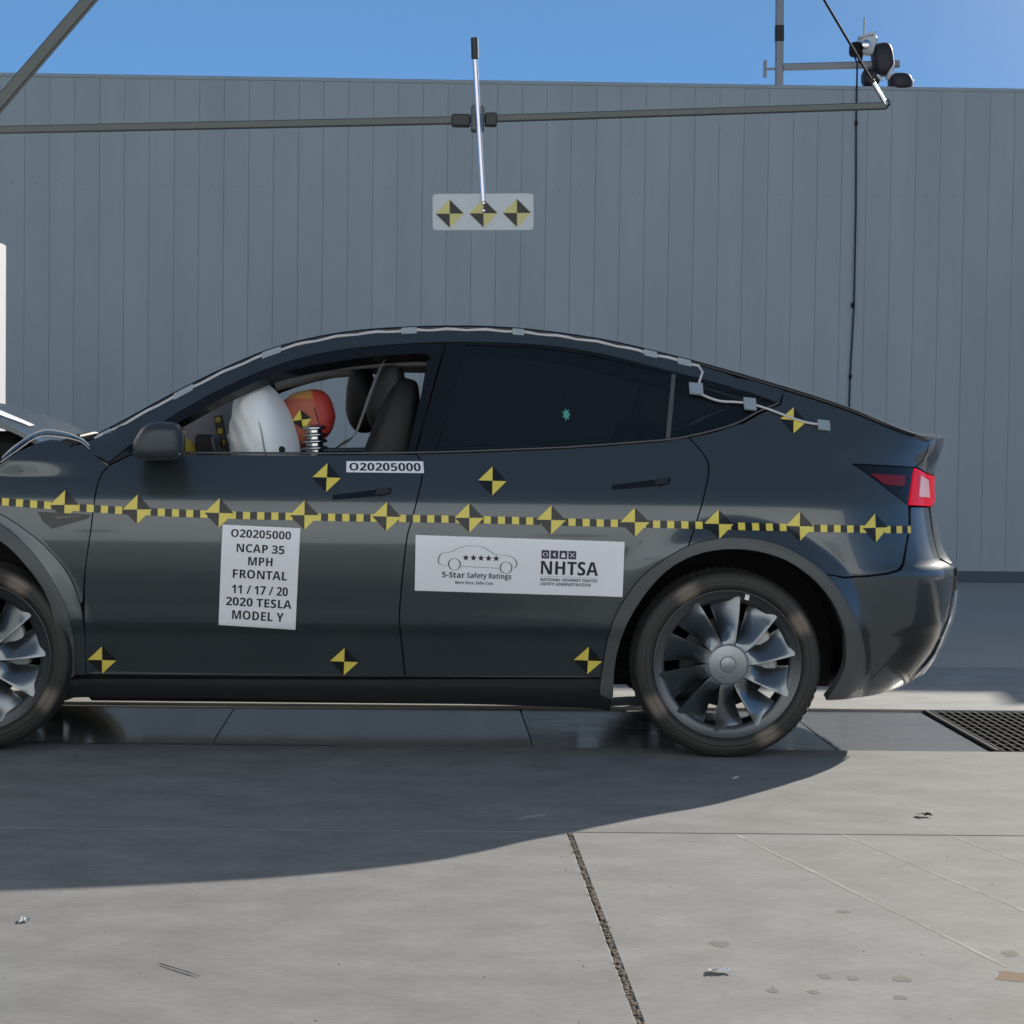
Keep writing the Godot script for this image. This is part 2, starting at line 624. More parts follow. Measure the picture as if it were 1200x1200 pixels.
const WIN_TOP := [Vector2(-1.063, 1.110), Vector2(-0.973, 1.176), Vector2(-0.886, 1.236), Vector2(-0.721, 1.333), Vector2(-0.588, 1.397), Vector2(-0.457, 1.440), Vector2(-0.295, 1.473), Vector2(-0.164, 1.492), Vector2(0.0, 1.505)]
const TRIM := [Vector2(-1.10, 1.118), Vector2(-1.0, 1.197), Vector2(-0.85, 1.298), Vector2(-0.70, 1.380), Vector2(-0.55, 1.447), Vector2(-0.40, 1.494), Vector2(-0.20, 1.528), Vector2(0.10, 1.551), Vector2(0.43, 1.548), Vector2(0.694, 1.515), Vector2(0.978, 1.446), Vector2(1.101, 1.416), Vector2(1.261, 1.371), Vector2(1.385, 1.326)]
const GLASS_TOP := [Vector2(0.186, 1.541), Vector2(0.43, 1.537), Vector2(0.694, 1.503), Vector2(0.977, 1.436)]

func ring(R := 0.0) -> Array:
	return [R]

func build_wheel(car: Node3D, c: Vector3, out: float, turn: float, dirt: float) -> void:
	# out: +1 near side, -1 far side; c is the wheel's centre in the world, its outer face at c.z
	var w := group_node("wheel", car, c - CAR)
	w.rotation = Vector3(0, 0.0 if out > 0 else PI, 0)
	w.rotate_object_local(Vector3(0, 0, 1), turn)
	var tyre := Bag.new()
	var R := 0.352
	var prof := [Vector2(0.262, -0.19), Vector2(0.272, -0.20), Vector2(0.285, -0.212), Vector2(0.315, -0.218), Vector2(0.338, -0.205), Vector2(0.349, -0.19), Vector2(R, -0.16), Vector2(R, -0.16)]
	for gx in [-0.135, -0.095, -0.06]:
		prof.append_array([Vector2(R, gx - 0.006), Vector2(R, gx - 0.006), Vector2(R - 0.008, gx - 0.004), Vector2(R - 0.008, gx + 0.004), Vector2(R, gx + 0.006), Vector2(R, gx + 0.006)])
	prof.append_array([Vector2(R, -0.04), Vector2(0.350, -0.022), Vector2(0.345, -0.010), Vector2(0.340, -0.003), Vector2(0.3385, -0.003), Vector2(0.337, -0.001), Vector2(0.325, 0.006), Vector2(0.312, 0.009), Vector2(0.3115, 0.0065), Vector2(0.306, 0.0065), Vector2(0.3055, 0.010), Vector2(0.297, 0.009), Vector2(0.288, 0.005), Vector2(0.281, -0.002), Vector2(0.276, -0.012), Vector2(0.270, -0.02), Vector2(0.262, -0.02)])
	tyre.lathe(prof, Vector3.ZERO, 2, 144)
	# four tan paint marks a quarter turn apart, for reading the wheel's rotation
	for i in tyre.v.size():
		var q := tyre.v[i]
		var rr := Vector2(q.x, q.y).length()
		var c4 := 0.0
		for k in 4:
			var da := absf(angle_difference(atan2(q.y, q.x), dirt + PI / 2 * k - turn))
			c4 = maxf(c4, smoothstep(0.20, 0.05, da))
		c4 *= smoothstep(0.272, 0.288, rr) * smoothstep(0.343, 0.325, rr) * (1.0 if q.z > -0.05 else 0.0)
		tyre.c[i] = Color(0.030, 0.029, 0.027).lerp(Color(0.21, 0.165, 0.13), c4 * 0.9)
	part("tyre", tyre.done(), M.tyre, w)
	# shoulder blocks of the tread
	var tread := Bag.new()
	for k in 72:
		var a := TAU * k / 72.0
		var d := Vector3(cos(a), sin(a), 0)
		var t := Vector3(-sin(a), cos(a), 0)
		for s in [[-0.036, -0.006, 0.0015], [-0.196, -0.165, 0.0015]]:
			var p := d * (R - 0.006)
			var q0 := p + t * 0.005 + Vector3(0, 0, s[0])
			var q1 := p + t * 0.009 + Vector3(0, 0, s[1])
			var up := d * 0.0070
			var tt := t * 0.0155
			var drop := d * (-0.006 if s[1] > -0.1 else 0.0)
			tread.quad(q0 + up, q0 + tt + up, q1 + tt + up + drop, q1 + up + drop, d)
			tread.quad(q1 + up + drop, q1 + tt + up + drop, q1 + tt, q1, Vector3(0, 0, 1))
			tread.quad(q0 + up, q1 + up + drop, q1, q0, -t)
			tread.quad(q0 + tt + up, q1 + tt + up + drop, q1 + tt, q0 + tt, t)
	part("tread_block", tread.done(), M.rubber, w).set_meta("kind", "stuff")
	var rim := Bag.new()
	rim.lathe([Vector2(0.234, -0.06), Vector2(0.234, -0.028), Vector2(0.234, -0.028), Vector2(0.237, -0.022), Vector2(0.250, -0.017), Vector2(0.268, -0.011), Vector2(0.274, -0.006), Vector2(0.2775, -0.006), Vector2(0.279, -0.010), Vector2(0.279, -0.02)], Vector3.ZERO, 2, 96)
	rim.lathe([Vector2(0.24, -0.18), Vector2(0.262, -0.195), Vector2(0.262, -0.195), Vector2(0.24, -0.15), Vector2(0.228, -0.10), Vector2(0.236, -0.05)], Vector3.ZERO, 2, 96)
	part("rim", rim.done(), M.rim, w)
	# ten twisted blades of the wheel cover: each rises to a ridge on one edge
	var blade := Bag.new()
	var nr := 14
	var nt := 8
	var bl := func(r: float, t: float) -> Vector3:
		var k := clampf((r - 0.07) / 0.19, 0.0, 1.0)
		var half := lerpf(deg_to_rad(17.0), deg_to_rad(13.6), smoothstep(0.0, 0.45, k))
		var a := lerpf(-half, half, t) + 0.10 * k
		var z := lerpf(0.004, -0.012, k)
		z += -0.050 * smoothstep(0.05, 0.4, k) * pow(clampf(t, 0.0, 1.0), 1.2) + 0.007 * sin(PI * k) * (1.0 - t)
		z = lerpf(z, -0.012 - 0.030 * t, smoothstep(0.70, 1.0, k))
		return Vector3(r * cos(a), r * sin(a), z)
	for i in nr:
		for j in nt:
			var q := []
			var qn := []
			for e in [[0, 0], [1, 0], [1, 1], [0, 1]]:
				var r := lerpf(0.066, 0.256, float(i + e[0]) / nr)
				var t := float(j + e[1]) / nt
				var p: Vector3 = bl.call(r, t)
				var du: Vector3 = bl.call(r + 0.002, t) - bl.call(r - 0.002, t)
				var dv: Vector3 = bl.call(r, t + 0.02) - bl.call(r, t - 0.02)
				var n := du.cross(dv).normalized()
				q.append(p)
				qn.append(n if n.z > 0.0 else -n)
			blade.tri(q[0], q[1], q[2], qn[0], qn[1], qn[2])
			blade.tri(q[0], q[2], q[3], qn[0], qn[2], qn[3])
		for t in [0.0, 1.0]:
			var a: Vector3 = bl.call(lerpf(0.066, 0.256, float(i) / nr), t)
			var b: Vector3 = bl.call(lerpf(0.066, 0.256, float(i + 1) / nr), t)
			var dn := Vector3(0, 0, -0.034 if t == 0.0 else -0.012)
			blade.quad(a, b, b + dn, a + dn, Vector3(0, -1 if t == 0.0 else 1, 0))
	var bm := blade.done()
	for k in 10:
		var s := part("spoke", bm, M.wheel, w)
		s.rotation.z = TAU * k / 10.0 + 0.08
	var hub := Bag.new()
	hub.lathe([Vector2(0.088, -0.03), Vector2(0.088, -0.004), Vector2(0.083, 0.004), Vector2(0.079, 0.0055), Vector2(0.079, 0.0055), Vector2(0.0782, 0.002), Vector2(0.0775, 0.002), Vector2(0.0768, 0.006), Vector2(0.0768, 0.006), Vector2(0.055, 0.0085), Vector2(0.036, 0.0095), Vector2(0.034, 0.0095), Vector2(0.034, 0.0095), Vector2(0.0335, 0.005), Vector2(0.031, 0.005), Vector2(0.0305, 0.0095), Vector2(0.0305, 0.0095), Vector2(0.018, 0.011), Vector2(0.0, 0.0115)], Vector3.ZERO, 2, 64)
	part("hub_cap", hub.done(), M.hub, w).scale = Vector3(0.92, 0.92, 1.0)
	var disc := Bag.new()
	disc.lathe([Vector2(0.06, -0.10), Vector2(0.06, -0.085), Vector2(0.085, -0.085), Vector2(0.085, -0.095), Vector2(0.085, -0.095), Vector2(0.168, -0.095), Vector2(0.168, -0.12), Vector2(0.05, -0.12)], Vector3.ZERO, 2, 48)
	part("brake_disc", disc.done(), M.disc, w)
	var cal := Bag.new()
	cal.blob(Vector3.ZERO, Vector3(0.05, 0.085, 0.045), 0.4, 0.4, Basis(), 16, 10)
	var co := part("caliper", cal.done(), M.caliper, w)
	co.position = Vector3(0.135, 0.04, -0.09).rotated(Vector3(0, 0, 1), -turn * out)
	co.rotation.z = 0.25 - turn
	var wt := Bag.new()
	wt.box(Vector3(-0.008, -0.012, -0.002), Vector3(0.008, 0.012, 0.002), 0.001)
	var wo := part("balance_weight", wt.done(), M.white, w, Vector3(0, 0.262, -0.011).rotated(Vector3(0, 0, 1), -0.27 - turn))
	wo.rotation.z = -0.2 - turn

func build_car() -> Node3D:
	var car := thing("suv", CAR, "dark grey metallic SUV with crumpled front end, white stickers and checkered tape along its doors", "car")
	var P: Material = M.paint
	var arch := spl(ARCH, 4)
	var arch_in := spl(ARCH_IN, 4)
	var farch := spl(FARCH, 4)
	var farch_mid := spl(FARCH_MID, 4)
	var farch_in := spl(FARCH_IN, 4)
	var win_top := spl(WIN_TOP, 3)
	var trim := spl(TRIM, 3)
	var belt_f := BELT.slice(0, 4)
	var belt_r := BELT.slice(3)
	var rail := []
	for q in RAIL:
		rail.append(q)
	rail = spl(rail, 3)

	# doors
	var fd := spl(FDOOR_FRONT, 3) + spl(SEAM_LOW, 3) + back(belt_f)
	sides("front_door", fd, P, car, 0.0, 0.0025, 0.016, true, 0.0125)
	var rd := back(spl(SEAM_LOW, 3)) + [Vector2(0.703, 0.286)]
	for q in arch:
		if q.y > 0.29 and q.x < 1.0:
			rd.append(q)
	rd += back(spl(RDOOR_REAR, 3)) + back(belt_r)
	sides("rear_door", rd, P, car, 0.0, 0.0025, 0.016, true, 0.0125)
	# front fender
	var fe := spl(FDOOR_FRONT.slice(0, 4), 3) + [Vector2(-1.229, 0.56)]
	for q in farch:
		if q.y > 0.54 or q.x < -1.5:
			fe.append(q)
	fe += [Vector2(-2.21, 0.80), Vector2(-2.20, 0.92)] + spl([Vector2(-2.15, 0.99), Vector2(-1.9, 1.03), Vector2(-1.68, 1.03), Vector2(-1.567, 1.055), Vector2(-1.493, 1.105), Vector2(-1.403, 1.152), Vector2(-1.34, 1.156), Vector2(-1.273, 1.136), Vector2(-1.20, 1.10)], 4)
	sides("front_fender", fe, P, car, 0.0, 0.0025, 0.03, true, 0.0125)
	sides("arch_flare", farch.slice(0, -2) + back(farch_mid), P, car, 0.003, 0.0008, 0.014)
	sides("arch_trim", farch_mid + back(farch_in), M.satin, car, 0.004, 0.0008, 0.03)
	# quarter panel with the C pillar, and the rear arch trim
	var qp := spl(RDOOR_REAR, 3)
	for q in arch:
		if q.x > 1.0 and q.y > 0.69:
			qp.append(q)
	qp += [Vector2(1.601, 0.679), Vector2(1.700, 0.684), Vector2(1.785, 0.693), Vector2(1.825, 0.703), Vector2(1.845, 0.725), Vector2(1.867, 0.800), Vector2(1.884, 0.862), Vector2(1.886, 0.943), Vector2(1.80, 1.000), Vector2(1.653, 1.100), Vector2(1.80, 1.094), Vector2(1.926, 1.087), Vector2(1.965, 1.110), Vector2(1.99, 1.150), Vector2(2.0, 1.186), Vector2(1.95, 1.196)]
	for q in back(rail):
		if q.x < 1.94 and q.x > 1.40:
			qp.append(q - Vector2(0, 0.010))
	qp += [Vector2(1.385, 1.324), Vector2(1.295, 1.284), Vector2(1.225, 1.247), Vector2(1.130, 1.216)]
	sides("quarter_panel", qp, P, car, 0.0, 0.0025, 0.016, true, 0.0125)
	sides("arch_trim", arch + back(arch_in), M.satin, car, 0.004, 0.0008, 0.03)
	# sill
	sides("rocker_panel", [Vector2(-1.312, 0.262), Vector2(-0.3, 0.268), Vector2(0.748, 0.281), Vector2(0.748, 0.20), Vector2(0.744, 0.146), Vector2(0.70, 0.156), Vector2(0.62, 0.160), Vector2(0.351, 0.167), Vector2(-0.251, 0.178), Vector2(-0.786, 0.186), Vector2(-1.099, 0.184), Vector2(-1.30, 0.186)], M.black_plastic, car, -0.006, 0.001, 0.03)
	# bumper, down the side and across the back
	var rb := [Vector2(1.530, 0.693), Vector2(1.601, 0.677), Vector2(1.700, 0.681), Vector2(1.790, 0.690), Vector2(1.835, 0.702), Vector2(1.853, 0.725), Vector2(1.873, 0.800), Vector2(1.891, 0.862), Vector2(1.896, 0.938), Vector2(2.0, 0.932)]
	rb += [Vector2(u_of(2.022, 0.80) + 10.0, 0.80), Vector2(u_of(2.04, 0.73) + 10.0, 0.73), Vector2(u_of(2.10, 0.70) + 10.02, 0.70), Vector2(u_end(0.69) + 10.0, 0.69), Vector2(u_end(0.5) + 10.0, 0.5), Vector2(u_end(0.30) + 10.0, 0.30), Vector2(u_end(0.265) + 10.0, 0.265), Vector2(u_of(2.05, 0.258) + 10.0, 0.258), Vector2(1.98, 0.240), Vector2(1.85, 0.212), Vector2(1.77, 0.201), Vector2(1.712, 0.198)]
	for q in back(arch):
		if q.x > 1.53 and q.y < 0.69 and q.y > 0.2:
			rb.append(q)
	sides("rear_bumper", rb, P, car, 0.0, 0.0025, 0.016, true, 0.0125)
	sides("rear_diffuser", [Vector2(u_end(0.30) + 9.65, 0.285), Vector2(u_end(0.30) + 10.0, 0.285), Vector2(u_end(0.40) + 10.0, 0.40), Vector2(u_end(0.40) + 9.70, 0.40)], M.black_plastic, car, 0.004, 0.0, 0.01)
	sides("sunlit_edge_film", [Vector2(u_of(1.965, 0.268) + 10.0, 0.268), Vector2(u_of(2.035, 0.272) + 10.0, 0.272), Vector2(u_of(2.105, 0.40) + 10.0, 0.40), Vector2(u_of(2.142, 0.52) + 10.0, 0.52), Vector2(u_of(2.155, 0.60) + 10.0, 0.60), Vector2(u_of(2.125, 0.60) + 10.0, 0.60), Vector2(u_of(2.10, 0.50) + 10.0, 0.50), Vector2(u_of(2.045, 0.36) + 10.0, 0.36)], M.sunlit_film, car, 0.012, 0.0, 0.004, false)  # pale strip with the sunlit brightness of the bumper corner put into its colour
	sides("sensor_strip", [Vector2(u_of(2.130, 0.60) + 10.0, 0.60), Vector2(u_of(2.160, 0.60) + 10.02, 0.60), Vector2(u_of(2.160, 0.685) + 10.02, 0.685), Vector2(u_of(2.135, 0.685) + 10.0, 0.685)], M.gloss_black, car, 0.010, 0.0, 0.008, false)
	sides("bumper_reflector", [Vector2(u_of(2.16, 0.50) + 10.03, 0.50), Vector2(u_of(2.16, 0.50) + 10.20, 0.505), Vector2(u_of(2.16, 0.53) + 10.20, 0.53), Vector2(u_of(2.16, 0.53) + 10.03, 0.525)], M.red_dark, car, 0.003, 0.0, 0.006)
	# tailgate and plate recess
	var tg := [Vector2(u_of(2.04, 0.735) + 10.0, 0.735), Vector2(u_of(2.10, 0.705) + 10.02, 0.705), Vector2(u_end(0.695) + 10.0, 0.695), Vector2(u_end(0.9) + 10.0, 0.9), Vector2(u_end(1.1) + 10.0, 1.1), Vector2(u_end(1.206) + 10.0, 1.206), Vector2(u_of(2.04, 1.203) + 10.0, 1.203), Vector2(2.0, 1.192), Vector2(1.994, 1.152), Vector2(1.969, 1.112), Vector2(1.932, 1.0905), Vector2(1.992, 1.0640), Vector2(u_of(2.06, 1.05) + 10.0, 1.05), Vector2(u_of(2.06, 0.95) + 10.0, 0.95), Vector2(2.012, 0.932), Vector2(u_of(2.026, 0.80) + 10.0, 0.80)]
	sides("tailgate", tg, P, car)
	# rear lamp
	sides("lamp_housing", [Vector2(1.655, 1.099), Vector2(1.80, 1.093), Vector2(1.924, 1.086), Vector2(1.905, 1.02), Vector2(1.884, 0.945), Vector2(1.80, 1.0)], M.gloss_black, car, 0.0, 0.001, 0.01)
	sides("reflector_strip", [Vector2(1.722, 1.063), Vector2(1.80, 1.060), Vector2(1.878, 1.056), Vector2(1.873, 1.016), Vector2(1.80, 1.020), Vector2(1.775, 1.026)], M.red_dark, car, 0.0022, 0.0, 0.002)
	sides("tail_lamp", [Vector2(1.926, 1.086), Vector2(1.992, 1.060), Vector2(u_of(2.06, 1.048) + 10.0, 1.048), Vector2(u_of(2.06, 0.952) + 10.0, 0.952), Vector2(2.010, 0.934), Vector2(1.890, 0.944), Vector2(1.908, 1.02)], M.lens, car, 0.004, 0.001, 0.012)
	sides("lamp_core", [Vector2(1.955, 1.056), Vector2(2.0, 1.035), Vector2(2.004, 0.968), Vector2(1.938, 0.974)], M.lens_clear, car, 0.006, 0.0, 0.002)

	# roof rails, window frames, glass
	var cr := []
	for q in rail:
		if q.x < 1.41:
			cr.append(q - Vector2(0, 0.010))
	cr += back(trim) + [Vector2(-1.147, 1.075), Vector2(-1.20, 1.10)]
	sides("roof_rail", cr, P, car, 0.0, 0.001, 0.02)
	var ff := []
	for q in trim:
		if q.x < 0.10:
			ff.append(q)
	ff += [Vector2(0.104, 1.548), Vector2(-0.008, 1.125), Vector2(-0.036, 1.124), Vector2(0.0, 1.29), Vector2(0.044, 1.462), Vector2(0.046, 1.490), Vector2(0.03, 1.504)] + back(win_top) + [Vector2(-1.147, 1.070)]
	sides("door_frame", ff, M.gloss_black, car, -0.003, 0.001, 0.05)
	var rf := [Vector2(0.110, 1.548)]
	for q in trim:
		if q.x > 0.12:
			rf.append(q)
	rf += [Vector2(1.379, 1.324), Vector2(1.261, 1.362), Vector2(1.10, 1.406), Vector2(0.99, 1.434), Vector2(0.977, 1.437)] + back(spl(GLASS_TOP, 3)) + [Vector2(0.071, 1.128), Vector2(-0.002, 1.126)]
	sides("door_frame", rf, M.gloss_black, car, -0.003, 0.001, 0.02)
	sides("window_divider", [Vector2(0.977, 1.438), Vector2(0.994, 1.434), Vector2(0.957, 1.187), Vector2(0.938, 1.184)], M.satin, car, 0.0, 0.001, 0.02)
	sides("rear_window", spl(GLASS_TOP, 3) + [Vector2(0.938, 1.186), Vector2(0.68, 1.162), Vector2(0.518, 1.150), Vector2(0.229, 1.135), Vector2(0.071, 1.128)], M.tint, car, -0.005, 0.001, 0.0)
	sides("quarter_window", [Vector2(0.994, 1.434), Vector2(1.10, 1.408), Vector2(1.261, 1.364), Vector2(1.379, 1.324), Vector2(1.29, 1.288), Vector2(1.222, 1.251), Vector2(1.128, 1.221), Vector2(1.027, 1.200), Vector2(0.957, 1.188)], M.tint, car, -0.005, 0.001, 0.0)
	for s in [0, 1]:
		var bt := Bag.new()
		var pts := []
		for q in spl(BELT + [Vector2(1.128, 1.218), Vector2(1.222, 1.249), Vector2(1.29, 1.286), Vector2(1.382, 1.325)], 4):
			pts.append(on_side(q.x, q.y + 0.004, 0.001))
		bt.tube(pts, 0.0055, 8)
		part("belt_trim", bt.done() if s == 0 else bt.mirrored().done(), M.trim_metal, car, -CAR)
		var rt := Bag.new()
		pts = []
		for q in rail:
			if q.x < 1.95:
				var d := inset(q.x, q.y)
				pts.append(top(q.x, 0.99) + Vector3(0, -0.004, 0.0))
		rt.tube(pts, 0.010, 10)
		part("roof_moulding", rt.done() if s == 0 else rt.mirrored().done(), M.gloss_black, car, -CAR)
		# sail in front of the window
		part("window_sail", (sk([Vector2(-1.150, 1.066), Vector2(-1.098, 1.115), Vector2(-1.063, 1.108)], 0.001, 0.0, 0.02) if s == 0 else sk([Vector2(-1.150, 1.066), Vector2(-1.098, 1.115), Vector2(-1.063, 1.108)], 0.001, 0.0, 0.02).mirrored()).done(), M.black_plastic, car, -CAR)

	# glass and metal over the top
	part("windshield", roof_panel(-1.24, -0.36, -0.97, 0.97, 0.0, 0.006).done(), M.glass, car, -CAR)
	part("roof_header", roof_panel(-0.36, -0.26, -0.975, 0.975, 0.001, 0.02, 4).done(), M.gloss_black, car, -CAR)
	part("roof_glass", roof_panel(-0.258, 1.06, -0.975, 0.975, 0.0, 0.012, 40).done(), M.roof, car, -CAR)
	part("hatch_header", roof_panel(1.064, 1.16, -0.975, 0.975, 0.0, 0.02, 6).done(), M.gloss_black, car, -CAR)
	part("rear_glass", roof_panel(1.164, 1.80, -0.93, 0.93, 0.0, 0.012, 20).done(), M.tint, car, -CAR)
	for s in [-1.0, 1.0]:
		part("hatch_side", roof_panel(1.164, 1.80, 0.932 * s, 0.985 * s, 0.001, 0.012, 20, 4).done(), P, car, -CAR)
	part("spoiler", roof_panel(1.804, 2.05, -0.985, 0.985, 0.001, 0.020, 16).done(), P, car, -CAR)
	part("headliner", roof_panel(-0.34, 1.2, -0.93, 0.93, -0.055, 0.02, 20).done(), M.headliner, car, -CAR)

	# dark inner shell behind the gaps, wheel wells, underbody
	var shell := [Vector2(-1.15, 1.04), Vector2(-1.23, 0.8), Vector2(-1.24, 0.26), Vector2(-1.24, 0.2), Vector2(0.69, 0.18)]
	for q in arch:
		shell.append(q + (q - Vector2(1.167, 0.335)).normalized() * 0.006)
	shell += [Vector2(1.80, 0.24), Vector2(1.9, 0.30), Vector2(1.9, 0.7), Vector2(1.88, 1.08), Vector2(1.70, 1.20), Vector2(1.45, 1.26), Vector2(1.2, 1.2), Vector2(1.0, 1.16), Vector2(0.5, 1.12), Vector2(0.0, 1.09), Vector2(-1.0, 1.08)]
	sides("inner_shell", shell, M.black, car, -0.03, 0.0, 0.0)
	var up := Bag.new()
	up.box(Vector3(-1.25, 0.17, -1.76), Vector3(0.70, 0.30, -0.16), 0.03)
	up.box(Vector3(0.70, 0.22, -1.50), Vector3(1.66, 0.42, -0.42), 0.03)
	up.box(Vector3(1.62, 0.26, -1.40), Vector3(1.90, 0.45, -0.52), 0.05)
	up.box(Vector3(-2.15, 0.20, -1.48), Vector3(-1.25, 0.34, -0.44), 0.03)
	up.box(Vector3(1.64, 0.262, -1.64), Vector3(1.75, 0.285, -0.28), 0.005)
	up.box(Vector3(1.75, 0.264, -1.46), Vector3(1.95, 0.287, -0.46), 0.005)
	part("underbody", up.done(), M.black, car, -CAR)
	for wc in [Vector2(1.18, 0.335), Vector2(-1.745, 0.345)]:
		for s in [0, 1]:
			var b := Bag.new()
			var rr := 0.462 if wc.x > 0.0 else 0.49
			b.lathe([Vector2(rr, -0.11), Vector2(rr, -0.42), Vector2(rr, -0.42), Vector2(0.2, -0.44), Vector2(0.02, -0.44)], Vector3(wc.x, wc.y, 0), 2, 40, 0.12, PI - 0.12)
			part("wheel_well", b.done() if s == 0 else b.mirrored().done(), M.black, car, -CAR)
	for ax in [1.167, -1.624]:
		var b := Bag.new()
		b.tube([Vector3(ax, 0.32, -0.15), Vector3(ax, 0.32, -1.77)], 0.03, 10)
		b.tube([Vector3(ax + 0.05, 0.26, -0.2), Vector3(ax - 0.05, 0.30, -0.5), Vector3(ax - 0.05, 0.30, -1.4), Vector3(ax + 0.05, 0.26, -1.7)], 0.028, 8)
		part("axle", b.done(), M.black, car, -CAR)

	# wheels
	build_wheel(car, Vector3(1.167, 0.350, -0.012), 1.0, 0.20, 0.53)
	build_wheel(car, Vector3(-1.624, 0.350, -0.012), 1.0, 0.08, 1.05)
	build_wheel(car, Vector3(1.167, 0.350, -1.908), -1.0, 0.2, 0.0)
	build_wheel(car, Vector3(-1.624, 0.350, -1.908), -1.0, 0.9, 0.0)

	# the crumpled hood, lifted off the fender
	var hood := Bag.new()
	var hf := func(x: float, s: float) -> Vector3:
		var ridge := cub([Vector2(-2.25, 0.90), Vector2(-2.1, 1.06), Vector2(-1.95, 1.22), Vector2(-1.82, 1.297), Vector2(-1.707, 1.291), Vector2(-1.6, 1.262), Vector2(-1.515, 1.231), Vector2(-1.376, 1.158), Vector2(-1.25, 1.120)], x)
		var y := ridge - 0.036 * s * s + 0.008 * sin(x * 19.0 + s * 4.0) * (1.0 - s * s)
		return Vector3(x, y, -0.96 + s * (0.74 - 0.10 * clampf(-1.6 - x, 0.0, 1.0)))
	var hn := func(x: float, s: float) -> Vector3:
		var n: Vector3 = (hf.call(x + 0.01, s) - hf.call(x - 0.01, s)).cross(hf.call(x, s + 0.01) - hf.call(x, s - 0.01)).normalized()
		return n if n.y > 0.0 else -n
	var under := Bag.new()
	for th in [0.0, -0.02]:
		var target := hood if th == 0.0 else under
		for i in 40:
			for j in 20:
				var q := []
				var qn := []
				for e in [[0, 0], [1, 0], [1, 1], [0, 1]]:
					var x := lerpf(-2.2, -1.25, float(i + e[0]) / 40)
					var s := lerpf(-1.0, 1.0, float(j + e[1]) / 20)
					var n: Vector3 = hn.call(x, s)
					q.append(hf.call(x, s) + n * th)
					qn.append(n if th == 0.0 else -n)
				target.tri(q[0], q[1], q[2], qn[0], qn[1], qn[2])
				target.tri(q[0], q[2], q[3], qn[0], qn[2], qn[3])
	for i in 40:
		for s in [-1.0, 1.0]:
			var a: Vector3 = hf.call(lerpf(-2.2, -1.25, float(i) / 40), s)
			var b: Vector3 = hf.call(lerpf(-2.2, -1.25, float(i + 1) / 40), s)
			hood.quad(a, b, b - Vector3(0, 0.02, 0), a - Vector3(0, 0.02, 0), Vector3(0, 0, s))
	var ho := part("hood", hood.done(), P, car, -CAR)
	part("hood_liner", under.done(), M.black, ho)
	ho.set_meta("label", "buckled hood standing up off the fender")
	var hs := Bag.new()
	for i in 14:
		var q := []
		for e in [[0, 0.58], [1, 0.58], [1, 0.74], [0, 0.74]]:
			var x := lerpf(-1.72, -1.50, float(i + e[0]) / 14)
			q.append(hf.call(x, e[1]) + hn.call(x, e[1]) * 0.003)
		hs.quad(q[0], q[1], q[2], q[3], Vector3.UP)
	part("hood_sticker", hs.done(), M.sticker, ho)
	var hg := Bag.new()
	hg.box(Vector3(-1.345, 1.135, -0.34), Vector3(-1.235, 1.165, -0.28), 0.008)
	hg.bar(Vector3(-1.34, 1.15, -0.31), Vector3(-1.38, 1.09, -0.31), 0.03, 0.03)
	hg.tube([Vector3(-1.31, 1.165, -0.40), Vector3(-1.27, 1.178, -0.5), Vector3(-1.20, 1.165, -0.7)], 0.012, 8)
	part("hood_hinge", hg.done(), M.black_plastic, car, -CAR)
	var wp := Bag.new()
	wp.bar(Vector3(-1.29, 1.135, -0.34), Vector3(-1.16, 1.205, -0.42), 0.012, 0.02)
	wp.bar(Vector3(-1.20, 1.185, -0.40), Vector3(-1.02, 1.26, -1.0), 0.008, 0.014)
	part("wiper", wp.done(), M.black_plastic, car, -CAR)
	# what shows under the raised hood
	var eng := Bag.new()
	eng.box(Vector3(-2.16, 0.5, -1.66), Vector3(-1.32, 0.98, -0.26), 0.04)
	eng.box(Vector3(-2.05, 0.9, -1.60), Vector3(-1.50, 1.18, -0.32), 0.04)
	eng.box(Vector3(-1.33, 0.4, -1.70), Vector3(-1.20, 1.09, -0.20), 0.02)
	part("front_structure", eng.done(), M.black, car, -CAR)
	for k in 9:
		var b := Bag.new()
		var x := -1.40 - 0.09 * k
		b.box(Vector3(x - 0.045, 0.96, -0.62 + 0.12 * sin(k * 2.3)), Vector3(x + 0.03, 1.06 + 0.05 * sin(k * 1.7), -0.36 + 0.08 * sin(k * 2.3)), 0.012)
		part("bay_component", b.done(), M.bay_grey if k % 3 == 1 else M.black_plastic, car, -CAR)
	var nose := Bag.new()
	nose.blob(Vector3(-2.20, 0.66, -0.96), Vector3(0.08, 0.36, 0.86), 0.5, 0.4, Basis(), 40, 20, func(p: Vector3) -> Vector3: return p + Vector3(0.02 * sin(p.z * 11.0 + p.y * 7.0), 0, 0))
	part("front_bumper", nose.done(), P, car, -CAR)

	# mirrors: housing, foot, glass
	for s in [0, 1]:
		var b := Bag.new()
		var mw := func(p: Vector3) -> Vector3:
			var k := p.x / 0.095
			p.y *= 1.0 - 0.06 * clampf(-k, 0.0, 1.0) - 0.02 * k
			if p.x < 0.0:
				p.x *= 1.0 - 0.40 * clampf(p.y / 0.071, 0.0, 1.0)
			p.y -= 0.006 * clampf(-k, 0.0, 1.0)
			return p
		b.blob(Vector3(-0.945, 1.158, 0.06), Vector3(0.092, 0.071, 0.125), 0.5, 0.5, Basis(Vector3.UP, 0.12), 40, 24, mw)
		var mo := part("mirror", b.done() if s == 0 else b.mirrored().done(), M.mirror, car, -CAR)
		var g := Bag.new()
		g.box(Vector3(-0.868, 1.108, -0.02), Vector3(-0.8555, 1.203, 0.150), 0.004)
		part("mirror_glass", g.done() if s == 0 else g.mirrored().done(), M.chrome, mo)
		var f := Bag.new()
